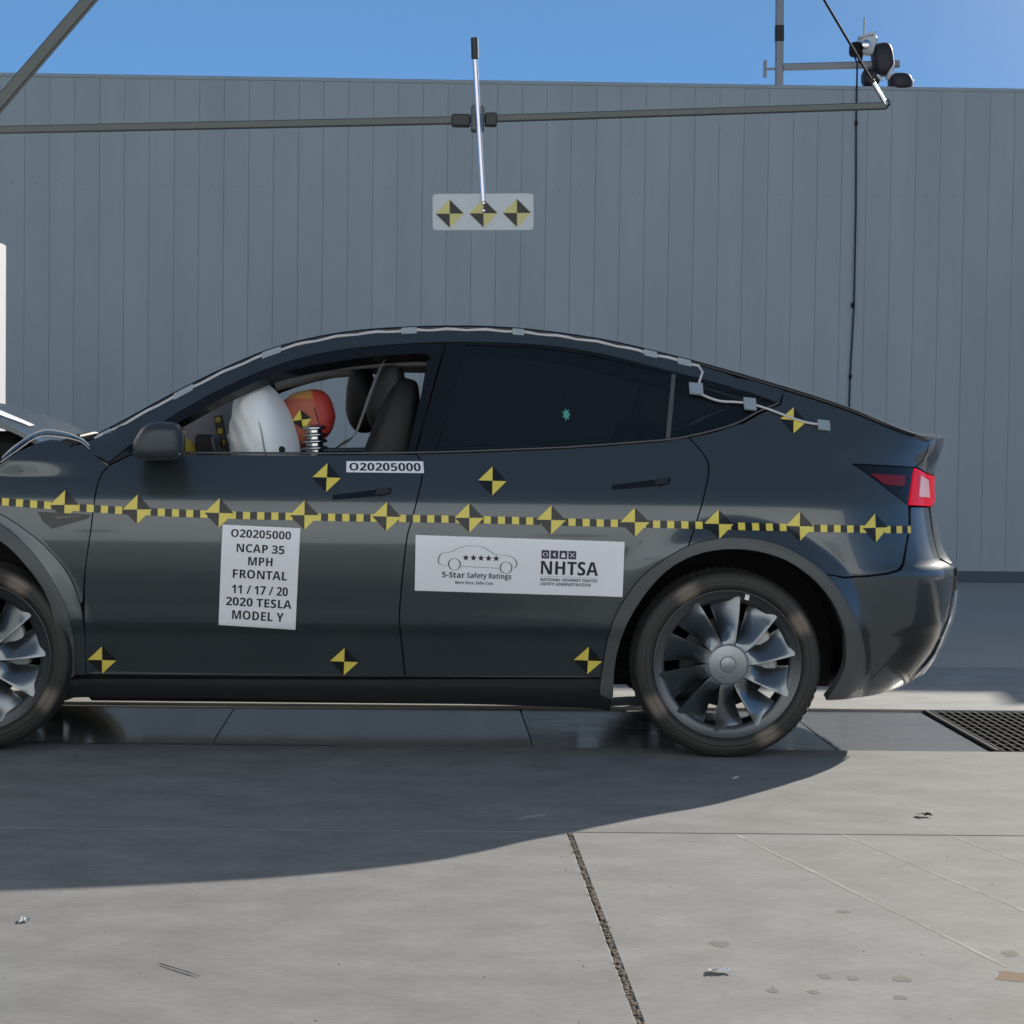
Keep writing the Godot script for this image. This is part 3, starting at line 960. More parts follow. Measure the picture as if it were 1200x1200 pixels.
		f.box(Vector3(-1.02, 1.088, -0.12), Vector3(-0.90, 1.118, 0.02), 0.008)
		part("mirror_foot", f.done() if s == 0 else f.mirrored().done(), M.black_plastic, mo)

	# handles
	for h in [[-0.310, 0.955, -0.092, 0.980], [0.730, 1.003, 0.950, 1.029]]:
		var d := Vector2(h[2] - h[0], h[3] - h[1])
		var a := Vector2(h[0], h[1])
		var at := func(t: float, o: float) -> Vector2: return a + d * t + Vector2(0, o)
		var poly := [at.call(0.0, -0.008), at.call(0.3, -0.011), at.call(0.7, -0.012), at.call(0.82, -0.014), at.call(0.96, -0.011), at.call(1.0, 0.002), at.call(0.98, 0.013), at.call(0.8, 0.012), at.call(0.68, 0.010), at.call(0.3, 0.009), at.call(0.0, 0.008)]
		sides("door_handle", poly, M.gloss_black, car, 0.005, 0.0, 0.006)
		sides("handle_pad", [at.call(0.72, -0.010), at.call(0.93, -0.008), at.call(0.97, 0.002), at.call(0.94, 0.010), at.call(0.74, 0.009)], M.black_plastic, car, 0.008, 0.0, 0.004)
	# side camera housing on the fender
	sides("fender_camera", [Vector2(-1.396, 0.890), Vector2(-1.205, 0.882), Vector2(-1.207, 0.871), Vector2(-1.285, 0.848), Vector2(-1.342, 0.829), Vector2(-1.375, 0.855)], M.gloss_black, car, 0.010, 0.0, 0.012)
	sides("camera_strip", [Vector2(-1.332, 0.871), Vector2(-1.235, 0.878), Vector2(-1.235, 0.8755), Vector2(-1.325, 0.866)], M.trim_metal, car, 0.0125, 0.0, 0.002)
	return car

func stripe_y(x: float) -> float:
	return cub([Vector2(-2.0, 0.950), Vector2(-1.538, 0.926), Vector2(-1.168, 0.903), Vector2(-0.749, 0.888), Vector2(-0.277, 0.882), Vector2(0.197, 0.880), Vector2(0.736, 0.872), Vector2(1.148, 0.867), Vector2(1.638, 0.858), Vector2(1.891, 0.851)], x)

func side_xy(x: float, y: float) -> Vector3:
	return on_side(x, y)

func side_xy_n(x: float, y: float) -> Vector3:
	return side_n(u_of(x, y), y)

func build_marks(car: Node3D) -> void:
	# checkered tape along the car and the quartered targets
	var tape := Bag.new()
	var targets := [-1.298, -1.030, -0.728, -0.413, -0.109, 0.197, 0.501, 0.812, 1.123, 1.428, 1.730]
	var x := -1.95
	var k := 0
	var w := 0.0262
	while x < 1.885:
		tape.col = YEL if k % 2 == 0 else BLK
		var x1 := minf(x + w, 1.891)
		var y0 := stripe_y(x)
		var y1 := stripe_y(x1)
		patch(tape, [Vector2(x, y0 - 0.0135), Vector2(x1, y1 - 0.0135), Vector2(x1, y1 + 0.0135), Vector2(x, y0 + 0.0135)], side_xy, side_xy_n, 0.0018)
		x = x1
		k += 1
	part("checkered_tape", tape.done(), M.vinyl, car, -CAR)
	var list := []
	for t in targets:
		list.append([Vector2(t, stripe_y(t) + 0.006), 0.054, -0.02 if int(t * 100) % 2 == 0 else 0.01])
	for p in [Vector2(-0.334, 1.027), Vector2(0.283, 1.022), Vector2(-1.167, 0.337), Vector2(-0.263, 0.340), Vector2(0.651, 0.354)]:
		list.append([p, 0.053, -0.03 if p.y < 0.5 else -0.02])
	list.append([Vector2(1.432, 1.262), 0.050, -0.10])
	for e in list:
		var b := Bag.new()
		diamond(b, e[0], e[1], side_xy, side_xy_n, 0.0032, e[2])
		part("target_marker", b.done(), M.vinyl, car, -CAR)

	# test data sheet, safety rating placard, test number
	var quad_map := func(c: Array, q: Vector2) -> Vector2:
		return (c[0] as Vector2).lerp(c[1], q.x).lerp((c[3] as Vector2).lerp(c[2], q.x), q.y)
	var sheet := func(called: String, c: Array) -> Array:
		var f := func(a: float, b: float) -> Vector3:
			var p: Vector2 = quad_map.call(c, Vector2(a, b))
			return on_side(p.x, p.y, 0.0030)
		var fn := func(a: float, b: float) -> Vector3:
			var p: Vector2 = quad_map.call(c, Vector2(a, b))
			return side_xy_n(p.x, p.y)
		var g := Bag.new()
		for i in 16:
			for j in 28:
				var v := []
				var n := []
				for e in [[0, 0], [1, 0], [1, 1], [0, 1]]:
					v.append(f.call((i + e[0]) / 16.0, (j + e[1]) / 28.0))
					n.append(fn.call((i + e[0]) / 16.0, (j + e[1]) / 28.0))
				g.tri(v[0], v[1], v[2], n[0], n[1], n[2])
				g.tri(v[0], v[2], v[3], n[0], n[2], n[3])
		return [part(called, g.done(), M.sticker, car, -CAR), f, fn]
	var s: Array = sheet.call("test_sheet", [Vector2(-0.714, 0.851), Vector2(-0.427, 0.841), Vector2(-0.444, 0.462), Vector2(-0.729, 0.478)])
	var t := Bag.new()
	# local y runs down the sheet: bottom edge of a line first
	for e in [["O20205000", 0.115, 0.118, 0.885, 0.037], ["NCAP 35", 0.195, 0.262, 0.81, 0.178], ["MPH", 0.35, 0.386, 0.665, 0.304], ["FRONTAL", 0.16, 0.518, 0.86, 0.432], ["11 / 17 / 20", 0.155, 0.672, 0.88, 0.585], ["2020 TESLA", 0.085, 0.798, 0.935, 0.712], ["MODEL Y", 0.17, 0.930, 0.84, 0.842]]:
		letters(t, e[0], e[1], e[2], e[3], e[4], s[1], s[2])
	part("lettering", t.done(), M.ink, s[0])
	s = sheet.call("test_number", [Vector2(-0.263, 1.088), Vector2(0.024, 1.091), Vector2(0.028, 1.047), Vector2(-0.262, 1.047)])
	t = Bag.new()
	letters(t, "O20205000", 0.04, 0.86, 0.96, 0.16, s[1], s[2])
	part("lettering", t.done(), M.ink, s[0])
	s = sheet.call("safety_placard", [Vector2(-0.001, 0.821), Vector2(0.774, 0.804), Vector2(0.770, 0.599), Vector2(-0.002, 0.614)])
	t = Bag.new()
	var f: Callable = s[1]
	var fn: Callable = s[2]
	letters(t, "NHTSA", 0.603, 0.635, 0.878, 0.385, f, fn)
	part("lettering", t.done(), M.ink, s[0])
	t = Bag.new()
	letters(t, "5-Star", 0.130, 0.745, 0.238, 0.640, f, fn)
	part("lettering", t.done(), M.ink, s[0])
	for k2 in 5:
		t = Bag.new()
		var st := []
		for i in 10:
			var a := -PI / 2 + PI * i / 5.0
			var r := 0.0165 if i % 2 == 0 else 0.0072
			st.append(Vector2(0.242 + 0.0363 * k2 + cos(a) * r, 0.375 + sin(a) * r * 3.75))
		patch(t, st, f, fn, 0.0012)
		part("star", t.done(), M.ink, s[0])
	t = Bag.new()
	var body := spl([Vector2(0.150, 0.535), Vector2(0.118, 0.505), Vector2(0.111, 0.42), Vector2(0.126, 0.315), Vector2(0.165, 0.285), Vector2(0.205, 0.215), Vector2(0.245, 0.165), Vector2(0.285, 0.158), Vector2(0.325, 0.185), Vector2(0.362, 0.26), Vector2(0.385, 0.305), Vector2(0.44, 0.315), Vector2(0.475, 0.37), Vector2(0.487, 0.46), Vector2(0.478, 0.535)], 5)
	line(t, body, 0.0042, f, fn, 0.0012)
	line(t, [Vector2(0.222, 0.535), Vector2(0.401, 0.548)], 0.0060, f, fn, 0.0012)
	for c in [Vector2(0.188, 0.50), Vector2(0.436, 0.535)]:
		var ringp := []
		for i in 25:
			ringp.append(c + Vector2(cos(TAU * i / 24.0) * 0.028, sin(TAU * i / 24.0) * 0.105))
		line(t, ringp, 0.0050, f, fn, 0.0012)
	part("car_outline", t.done(), M.ink, s[0])
	t = Bag.new()
	letters(t, "Safety Ratings", 0.250, 0.770, 0.462, 0.640, f, fn)
	letters(t, "More Stars. Safer Cars.", 0.194, 0.855, 0.380, 0.795, f, fn)
	letters(t, "NATIONAL HIGHWAY TRAFFIC", 0.603, 0.752, 0.878, 0.697, f, fn)
	letters(t, "SAFETY ADMINISTRATION", 0.603, 0.832, 0.845, 0.777, f, fn)
	part("small_lettering", t.done(), M.ink_blue, s[0])
	t = Bag.new()
	for k2 in 4:
		var a := 0.604 + 0.0430 * k2
		patch(t, [Vector2(a, 0.345), Vector2(a + 0.037, 0.345), Vector2(a + 0.037, 0.195), Vector2(a, 0.195)], f, fn, 0.0011)
	line(t, [Vector2(0.603, 0.665), Vector2(0.878, 0.672)], 0.0035, f, fn, 0.0011)
	part("icon", t.done(), M.ink_purple, s[0])
	t = Bag.new()
	for k2 in 4:
		var c := Vector2(0.6225 + 0.0430 * k2, 0.27)
		if k2 == 0:
			var p := []
			for i in 13:
				p.append(c + Vector2(cos(TAU * i / 12.0) * 0.010, sin(TAU * i / 12.0) * 0.038))
			line(t, p, 0.004, f, fn, 0.0018)
		elif k2 == 1:
			patch(t, [c + Vector2(-0.008, 0.0), c + Vector2(0.006, 0.05), c + Vector2(0.003, 0.0), c + Vector2(0.006, -0.05)], f, fn, 0.0018)
		elif k2 == 2:
			patch(t, [c + Vector2(-0.010, 0.045), c + Vector2(0.010, 0.045), c + Vector2(0.006, -0.035), c + Vector2(-0.006, -0.035)], f, fn, 0.0018)
		else:
			line(t, [c + Vector2(-0.010, 0.04), c + Vector2(0.010, -0.04)], 0.004, f, fn, 0.0018)
			line(t, [c + Vector2(-0.010, -0.04), c + Vector2(0.010, 0.04)], 0.004, f, fn, 0.0018)
	part("icon_mark", t.done(), M.sticker, s[0])

	# sensor cable taped along the roof rail and down the rear pillar
	var cab := []
	for i in 60:
		var cx := lerpf(-1.215, 1.085, i / 59.0)
		var p := top(cx, 0.985)
		cab.append(p + Vector3(0, -0.012 + 0.003 * sin(i * 1.7), 0.016))
	var b2 := Bag.new()
	b2.tube(cab, 0.0062, 8)
	part("sensor_cable", b2.done(), M.cable_white, car, -CAR)
	b2 = Bag.new()
	var cab2 := []
	for p in cab:
		cab2.append(p + Vector3(0, -0.013, 0.004))
	b2.tube(cab2, 0.005, 8)
	part("sensor_cable", b2.done(), M.cable_dark, car, -CAR)
	b2 = Bag.new()
	var tail := [cab[-1]]
	for q in spl([Vector2(1.096, 1.440), Vector2(1.080, 1.400), Vector2(1.072, 1.372), Vector2(1.090, 1.352), Vector2(1.150, 1.330), Vector2(1.215, 1.326), Vector2(1.273, 1.320), Vector2(1.353, 1.295), Vector2(1.430, 1.266), Vector2(1.50, 1.248), Vector2(1.57, 1.243)], 4):
		tail.append(on_side(q.x, q.y, 0.008))
	b2.tube(tail, 0.0048, 8)
	part("sensor_cable", b2.done(), M.cable_white, car, -CAR)
	for e in [[-1.18, 0.05, 1], [-0.89, 0.07, 1], [-0.565, 0.07, 1], [-0.035, 0.06, 1], [0.39, 0.045, 1], [0.90, 0.05, 1], [1.03, 0.05, 1]]:
		var tb := Bag.new()
		var n := 4
		for i in n:
			var x0: float = e[0] + e[1] * (float(i) / n - 0.5)
			var x1: float = e[0] + e[1] * (float(i + 1) / n - 0.5)
			var pts := []
			for xx in [x0, x1]:
				var p := top(xx, 0.985)
				pts.append([p + Vector3(0, 0.004, -0.03), p + Vector3(0, 0.000, 0.022), p + Vector3(0, -0.030, 0.027)])
			tb.quad(pts[0][0], pts[1][0], pts[1][1], pts[0][1], Vector3(0, 1, 0.5))
			tb.quad(pts[0][1], pts[1][1], pts[1][2], pts[0][2], Vector3(0, 0, 1))
		part("tape_patch", tb.done(), M.tape, car, -CAR)
	for e in [[1.066, 1.376, 0.052, 0.042], [1.268, 1.320, 0.046, 0.044], [1.545, 1.243, 0.046, 0.036]]:
		part("tape_patch", sk([Vector2(e[0] - e[2] / 2, e[1] - e[3] / 2), Vector2(e[0] + e[2] / 2, e[1] - e[3] / 2 - 0.004), Vector2(e[0] + e[2] / 2, e[1] + e[3] / 2 - 0.004), Vector2(e[0] - e[2] / 2, e[1] + e[3] / 2)], 0.0145, 0.0, 0.010).done(), M.tape, car, -CAR)
	# loose wiring over the bulged fender
	for k2 in 4:
		var wb := Bag.new()
		wb.tube(spl3([Vector3(-1.55, 1.07 + 0.006 * k2, -0.10 - 0.01 * k2), Vector3(-1.50, 1.11 + 0.008 * k2, -0.13), Vector3(-1.42, 1.165 + 0.008 * k2, -0.16 - 0.012 * k2), Vector3(-1.33, 1.165 + 0.007 * k2, -0.16), Vector3(-1.26, 1.15 + 0.004 * k2, -0.15), Vector3(-1.225, 1.125 + 0.004 * k2, -0.125)], 5), 0.0026, 7)
		part("loose_wire", wb.done(), [M.cable_white, M.cable_dark, M.wire_blue, M.cable_white][k2], car, -CAR)
	# green splash mark on the rear window
	var sp := []
	for i in 14:
		var a := TAU * i / 14.0
		var r := 0.022 if i % 2 == 0 else 0.011
		sp.append(Vector2(0.566 + cos(a) * r * 0.8, 1.276 + sin(a) * r * 1.2))
	var sb := Bag.new()
	patch(sb, sp, side_xy, side_xy_n, -0.002)
	part("window_sticker", sb.done(), M.teal, car, -CAR)

func build_cabin(car: Node3D) -> void:
	for e in [["seat", -0.55], ["seat", -1.38]]:
		var z: float = e[1]
		var b := Bag.new()
		b.blob(Vector3(-0.120, 1.04, z), Vector3(0.115, 0.38, 0.25), 0.5, 0.5, Basis(Vector3(0, 0, 1), -0.22), 28, 20, func(p: Vector3) -> Vector3: return Vector3(p.x * (1.0 - 0.40 * clampf(p.y / 0.34, 0.0, 1.0)), p.y, p.z * (1.0 - 0.25 * clampf(p.y / 0.34, 0.0, 1.0))))
		b.blob(Vector3(-0.115 if z > -1.0 else -0.235, 1.345, z), Vector3(0.075, 0.155, 0.125), 0.75, 0.7, Basis(Vector3(0, 0, 1), -0.10 if z > -1.0 else 0.12), 24, 16, func(p: Vector3) -> Vector3: return Vector3(p.x * (1.0 - 0.35 * clampf(p.y / 0.145, -0.3, 1.0)), p.y, p.z))
		b.blob(Vector3(-0.38, 0.62, z), Vector3(0.28, 0.10, 0.26), 0.5, 0.5, Basis(Vector3(0, 0, 1), 0.10), 28, 14)
		part("seat", b.done(), M.seat, car, -CAR)
	var r := Bag.new()
	r.blob(Vector3(0.85, 0.90, -0.96), Vector3(0.10, 0.36, 0.66), 0.4, 0.35, Basis(Vector3(0, 0, 1), -0.3), 28, 16)
	r.blob(Vector3(0.60, 0.60, -0.96), Vector3(0.30, 0.11, 0.66), 0.4, 0.35, Basis(), 28, 12)
	part("rear_seat", r.done(), M.seat, car, -CAR)
	var d := Bag.new()
	d.blob(Vector3(-1.08, 0.90, -0.96), Vector3(0.24, 0.17, 0.74), 0.5, 0.3, Basis(), 32, 16)
	part("dashboard", d.done(), M.black_plastic, car, -CAR)
	for s in [0, 1]:
		var p := Bag.new()
		p.tube([Vector3(0.07, 1.50, -0.42), Vector3(0.02, 1.20, -0.24), Vector3(0.0, 0.95, -0.18)], 0.03, 10)
		part("pillar_trim", p.done() if s == 0 else p.mirrored().done(), M.black_plastic, car, -CAR)
		var g := Bag.new()
		g.tube([Vector3(-0.62, 1.40, -0.40), Vector3(-0.40, 1.455, -0.44), Vector3(-0.10, 1.485, -0.47), Vector3(0.05, 1.485, -0.47)], 0.03, 10)
		part("rail_trim", g.done() if s == 0 else g.mirrored().done(), M.headliner, car, -CAR)
	var strap := Bag.new()
	var pts := spl3([Vector3(-0.135, 1.47, -0.40), Vector3(-0.175, 1.37, -0.36), Vector3(-0.215, 1.25, -0.34), Vector3(-0.245, 1.18, -0.36), Vector3(-0.30, 1.145, -0.40), Vector3(-0.36, 1.09, -0.46), Vector3(-0.44, 0.98, -0.55)], 5)
	for i in pts.size() - 1:
		var w := Vector3(0.010, 0.012, 0.018)
		strap.quad(pts[i] - w, pts[i] + w, pts[i + 1] + w, pts[i + 1] - w, Vector3(0, 0, 1))
	part("seat_belt", strap.done(), M.belt, car, -CAR)
	# steering wheel airbag and passenger airbag
	var a := Bag.new()
	var bs := Basis(Vector3(0, 0, 1), 0.20)
	var bag_c := Vector3(-0.590, 1.120, -0.52)
	var wrinkle := func(p: Vector3) -> Vector3:
		var q := p / Vector3(0.13, 0.275, 0.275)
		p.x *= 1.0 - 0.10 * q.y + 0.05 * sin(q.z * 5.0 + q.y * 3.0)
		p += Vector3(0.004 * sin(q.y * 19.0 + q.z * 9.0 + 2.0 * sin(q.x * 6.0)), 0.004 * sin(q.z * 15.0 + q.x * 8.0), 0.006 * sin(q.y * 11.0 + q.x * 14.0)) * clampf(-q.x + 0.3, 0.15, 1.0)
		return p
	a.blob(bag_c, Vector3(0.13, 0.275, 0.275), 0.9, 0.85, bs, 64, 48, wrinkle)
	var ab := part("airbag", a.done(), M.airbag, car, -CAR)
	ab.set_meta("label", "inflated white driver airbag")
	var sm := Bag.new()
	var seam := []
	for i in 41:
		var la := lerpf(-1.3, 1.3, i / 40.0)
		var p := Vector3(0.02 * cos(la * 1.2) - 0.006, sin(la) * 0.275, cos(la) * 0.268)
		p = wrinkle.call(p)
		seam.append(bag_c + bs * p + Vector3(0, 0, 0.009))
	sm.tube(seam, 0.0035, 6)
	part("airbag_seam", sm.done(), M.seam, ab)
	var vt := Bag.new()
	vt.lathe([Vector2(0.0, 0.0), Vector2(0.010, 0.0), Vector2(0.013, -0.004)], Vector3(-0.515, 1.128, -0.268), 2, 20)
	part("airbag_vent", vt.done(), M.black, ab)
	var pa := Bag.new()
	pa.blob(Vector3(-0.90, 1.16, -1.36), Vector3(0.17, 0.24, 0.30), 0.9, 0.85, Basis(Vector3(0, 0, 1), 0.3), 48, 32, wrinkle)
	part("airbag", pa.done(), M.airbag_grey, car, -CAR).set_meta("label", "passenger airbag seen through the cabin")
	var st := Bag.new()
	var ringp := []
	for i in 33:
		var an := TAU * i / 32.0
		ringp.append(Vector3(-0.72, 1.0, -0.52) + Basis(Vector3(0, 0, 1), 0.4) * Vector3(0, cos(an) * 0.18, sin(an) * 0.18))
	st.tube(ringp, 0.016, 8, false)
	part("steering_wheel", st.done(), M.black_plastic, car, -CAR)

func build_dummy() -> void:
	var o := thing("crash_test_dummy", Vector3(-0.30, 0.70, -0.55), "crash test dummy with orange head and chrome neck thrown into the white airbag", "dummy")
	var at := -Vector3(-0.30, 0.70, -0.55)
	var b := Bag.new()
	b.blob(Vector3(-0.26, 0.86, -0.55), Vector3(0.13, 0.24, 0.19), 0.75, 0.8, Basis(Vector3(0, 0, 1), 0.28), 32, 24)
	for s in [-1.0, 1.0]:
		b.tube([Vector3(-0.31, 1.03, -0.55 + 0.17 * s), Vector3(-0.36, 0.88, -0.55 + 0.22 * s), Vector3(-0.42, 0.76, -0.55 + 0.22 * s), Vector3(-0.52, 0.80, -0.55 + 0.19 * s), Vector3(-0.62, 0.86, -0.55 + 0.15 * s)], 0.045, 12)
	part("torso", b.done(), M.dummy_vest, o, at)
	var hb := Bag.new()
	var hbasis := Basis(Vector3(0, 0, 1), 0.22)
	var hc := Vector3(-0.428, 1.255, -0.57)
	var warp := func(p: Vector3) -> Vector3:
		# flatter face, jaw forward and down, round skull behind
		var q := p / Vector3(0.098, 0.108, 0.078)
		if q.x < 0.0 and q.y < 0.1:
			p.y -= 0.030 * -q.x
		if q.x > 0.3 and q.y < -0.3:
			p.y += 0.030 * (q.x - 0.3)
		if q.x < -0.7 and absf(q.z) < 0.4:
			p.x -= 0.014 * (1.0 - absf(q.z) / 0.4) * (1.0 - clampf(absf(q.y + 0.05) / 0.4, 0.0, 1.0))
		return p
	hb.blob(hc, Vector3(0.104, 0.106, 0.078), 0.72, 0.78, hbasis, 56, 40, warp)
	for i in hb.v.size():
		var l: Vector3 = hb.v[i] - hc
		var band := smoothstep(0.066, 0.078, l.y)
		hb.c[i] = Color(0.42, 0.105, 0.06).lerp(Color(0.50, 0.25, 0.06), band).lerp(Color(0.42, 0.045, 0.035), smoothstep(0.032, 0.040, l.x + 0.25 * l.y))
	var head := part("head", hb.done(), M.dummy_skin, o, at)
	var sm := Bag.new()
	var sp := []
	for i in 25:
		var an := lerpf(-1.35, 1.5, i / 24.0)
		sp.append(hc + hbasis * Vector3(0.036 - 0.008 * sin(an), sin(an) * 0.101, cos(an) * 0.0765) + Vector3(-0.002, 0, 0.001))
	sm.tube(sp, 0.0022, 6)
	part("skull_seam", sm.done(), M.black, head)
	var dm := Bag.new()
	var f := func(x: float, y: float) -> Vector3:
		var lx := (x - hc.x) / 0.104
		var ly := (y - hc.y) / 0.115
		return Vector3(x, y, hc.z + 0.080 * sqrt(maxf(0.05, 1.0 - pow(absf(lx), 2.3) - pow(absf(ly), 2.3))) + 0.004)
	diamond(dm, Vector2(-0.452, 1.243), 0.040, f, func(_x: float, _y: float) -> Vector3: return Vector3(-0.2, 0, 1).normalized(), 0.0, 0.15)
	part("target_marker", dm.done(), M.vinyl_dull, head)
	var nb := Bag.new()
	var prof := [Vector2(0.0, 0.0), Vector2(0.040, 0.0)]
	for k in 6:
		var y := 0.002 + 0.026 * k
		prof.append_array([Vector2(0.030, y), Vector2(0.030, y), Vector2(0.030, y + 0.009), Vector2(0.030, y + 0.009), Vector2(0.043, y + 0.012), Vector2(0.045, y + 0.016), Vector2(0.043, y + 0.022)])
	prof.append_array([Vector2(0.036, 0.162), Vector2(0.0, 0.166)])
	nb.lathe(prof, Vector3.ZERO, 1, 32)
	var neck := part("neck", nb.done(), M.chrome, o, at + Vector3(-0.398, 1.062, -0.515))
	neck.rotation.z = 0.06
	neck.scale = Vector3(1.18, 1.0, 1.18)
	# sensor wiring and brackets that show beside the airbag
	for e in [["instrument_bracket", Vector3(-0.755, 1.17, -0.62), "black instrument bracket with yellow bolts left of the driver airbag", M.black_plastic]]:
		var t := thing(e[0], e[1], e[2], "bracket")
		var q := Bag.new()
		q.bar(Vector3(0.0, -0.10, 0.0), Vector3(-0.035, 0.085, 0.0), 0.035, 0.03, 0.004)
		q.box(Vector3(-0.13, -0.10, -0.06), Vector3(-0.03, 0.01, -0.02), 0.01)
		part("frame", q.done(), e[3], t)
		for k in 4:
			var c := Bag.new()
			c.box(Vector3(-0.010, -0.012, 0.012), Vector3(0.010, 0.010, 0.022), 0.003)
			part("bolt", c.done(), M.yellow, t, Vector3(-0.034 + 0.009 * k, 0.07 - 0.045 * k, 0.004))
		var y := Bag.new()
		y.blob(Vector3(-0.155, -0.05, 0.0), Vector3(0.03, 0.045, 0.03), 0.8, 0.8, Basis(Vector3(0, 0, 1), 0.4), 16, 12)
		y.tube(spl3([Vector3(-0.155, -0.05, 0.0), Vector3(-0.19, -0.07, 0.01), Vector3(-0.25, -0.065, 0.0), Vector3(-0.29, -0.085, 0.0)], 4), 0.012, 8)
		part("connector", y.done(), M.yellow, t)

func concrete_slab(parent: Node3D, x0: float, x1: float, z0: float, z1: float, m: Material, topy := 0.0) -> void:
	var b := Bag.new()
	b.box(Vector3(x0, topy - 0.12, z0), Vector3(x1, topy, z1), 0.005)
	part("slab", b.done(), m, parent)

func build_ground() -> void:
	var g := Bag.new()
	g.quad(Vector3(-400, -0.1, -400), Vector3(400, -0.1, -400), Vector3(400, -0.1, 400), Vector3(-400, -0.1, 400), Vector3.UP)
	tag(part("ground", g.done(), M.dirt), "bare earth around and under the concrete", "", "", "structure")
	var ap := thing("concrete_pavement", Vector3.ZERO, "pale grey concrete slabs of the test track in front of and behind the car", "")
	ap.remove_meta("category")
	ap.set_meta("kind", "structure")
	# slabs in front: one long strip along the pit, then squares with a filled joint between
	concrete_slab(ap, -14.0, 14.0, -0.235, 1.4935, M.concrete)
	concrete_slab(ap, -14.0, -4.2, 1.4965, 14.0, M.concrete)
	concrete_slab(ap, -4.19, 0.4685, 1.4965, 14.0, M.concrete)
	concrete_slab(ap, 0.4795, 5.2, 1.4965, 14.0, M.concrete_b)
	concrete_slab(ap, 5.21, 14.0, 1.4965, 14.0, M.concrete)
	# beyond the pit
	concrete_slab(ap, -14.0, 14.0, -2.75, -1.46, M.concrete_pale)
	concrete_slab(ap, -14.0, 14.0, -3.225, -2.756, M.concrete_pale)
	concrete_slab(ap, -14.0, 0.8, -9.95, -3.235, M.concrete_far_shade)
	concrete_slab(ap, 0.81, 14.0, -9.95, -3.235, M.concrete_far_shade)
	concrete_slab(ap, -14.0, 14.0, 14.01, 24.0, M.concrete)
	# joint filler, cracked and crumbling
	var jf := Bag.new()
	rng.seed = 5
	var z := 1.4965
	while z < 7.0:
		var w := 0.0055 + 0.001 * rng.randf()
		var c := 0.474 + 0.0035 * sin(z * 3.1) + 0.001 * rng.randf()
		var y := -0.006 + 0.005 * rng.randf()
		jf.quad(Vector3(c - w, y, z), Vector3(c + w, y + 0.003 * rng.randf(), z), Vector3(c + w, y, z + 0.05), Vector3(c - w, y, z + 0.05), Vector3.UP)
		z += 0.05
	part("joint_filler", jf.done(), M.filler, ap)
	var cr := Bag.new()
	for k in 420:
		var zz := 1.5 + 2.6 * rng.randf()
		var s := rng.randf_range(0.0015, 0.0045)
		var p := Vector3(0.4745 + rng.randfn(0.0, 0.0042), s * 0.5 - 0.002, zz)
		cr.blob(p, Vector3(s, s * 0.6, s * 1.3), 0.8, 0.8, Basis(Vector3.UP, rng.randf() * 6.0), 6, 4)
	tag(part("crumb", cr.done(), M.crumb, ap), "", "", "", "stuff")
	var gt := Bag.new()
	for k in 90:
		var sz := rng.randf_range(0.0008, 0.0022)
		gt.blob(Vector3(rng.randf_range(-1.3, 2.2), sz * 0.4, 0.5 + 3.2 * pow(rng.randf(), 0.8)), Vector3(sz, sz * 0.6, sz * 1.2), 0.8, 0.8, Basis(Vector3.UP, rng.randf() * 6.0), 5, 3)
	tag(part("grit", gt.done(), M.crumb, ap), "", "", "", "stuff")
	# scratches and dried stains on the slab
	for e in [[Vector2(0.982, 1.52), Vector2(1.368, 3.105), 0.012], [Vector2(1.307, 1.50), Vector2(1.62, 2.72), 0.009], [Vector2(1.635, 1.50), Vector2(1.80, 2.15), 0.008]]:
		var b := Bag.new()
		var a: Vector2 = e[0]
		var c: Vector2 = e[1]
		var n := 26
		for i in n:
			var p := a.lerp(c, float(i) / n) + Vector2(0.002, -0.001) * sin(i * 0.55 + a.x * 3.0)
			var q := a.lerp(c, float(i + 1) / n) + Vector2(0.002, -0.001) * sin((i + 1) * 0.55 + a.x * 3.0)
			var t: Vector2 = (c - a).normalized().orthogonal() * e[2] * (0.15 + 0.5 * rng.randf())
			b.quad(Vector3(p.x - t.x, 0.0006, p.y - t.y), Vector3(p.x + t.x, 0.0006, p.y + t.y), Vector3(q.x + t.x, 0.0006, q.y + t.y), Vector3(q.x - t.x, 0.0006, q.y - t.y), Vector3.UP)
		part("chalk_line", b.done(), M.chalk, ap)
	for e in [[0.735, 2.905, 0.026, 0.035], [0.93, 3.20, 0.016, 0.025], [0.99, 3.22, 0.014, 0.022], [1.10, 3.22, 0.024, 0.03], [0.79, 3.33, 0.016, 0.02], [0.88, 3.34, 0.016, 0.02], [1.06, 3.38, 0.018, 0.02], [1.10, 2.55, 0.018, 0.02], [1.41, 2.98, 0.022, 0.03], [1.36, 3.20, 0.05, 0.05]]:
		var b := Bag.new()
		var p := []
		for i in 16:
			var an := TAU * i / 16.0
			var r := rng.randf_range(0.7, 1.15)
			p.append(Vector3(e[0] + cos(an) * e[2] * r, 0.0005, e[1] + sin(an) * e[3] * r))
		for i in 16:
			b.flat(Vector3(e[0], 0.0005, e[1]), p[i], p[(i + 1) % 16], Vector3.UP)
		part("stain", b.done(), M.rust_stain if e[2] > 0.04 else M.stain, ap)
	# glossy pit cover the car straddles, drain grate at its right
	var pit := thing("pit_cover", Vector3.ZERO, "row of glossy dark plates covering the camera pit under the car", "")
	pit.remove_meta("category")
	pit.set_meta("kind", "structure")
	var xs := [-9.0, -7.0, -4.5, -2.02, -0.78, 0.465, 1.64, 2.235]
	for i in xs.size() - 1:
		var b := Bag.new()
		b.box(Vector3(xs[i] + 0.002, -0.06, -1.452), Vector3(xs[i + 1] - 0.002, -0.010, -0.262), 0.002)
		part("plate", b.done(), M.pit_plate if i > 4 else M.pit_glass, pit)
	var ed := Bag.new()
	ed.box(Vector3(-9.0, -0.06, -0.258), Vector3(-0.27, -0.001, -0.2375), 0.003)
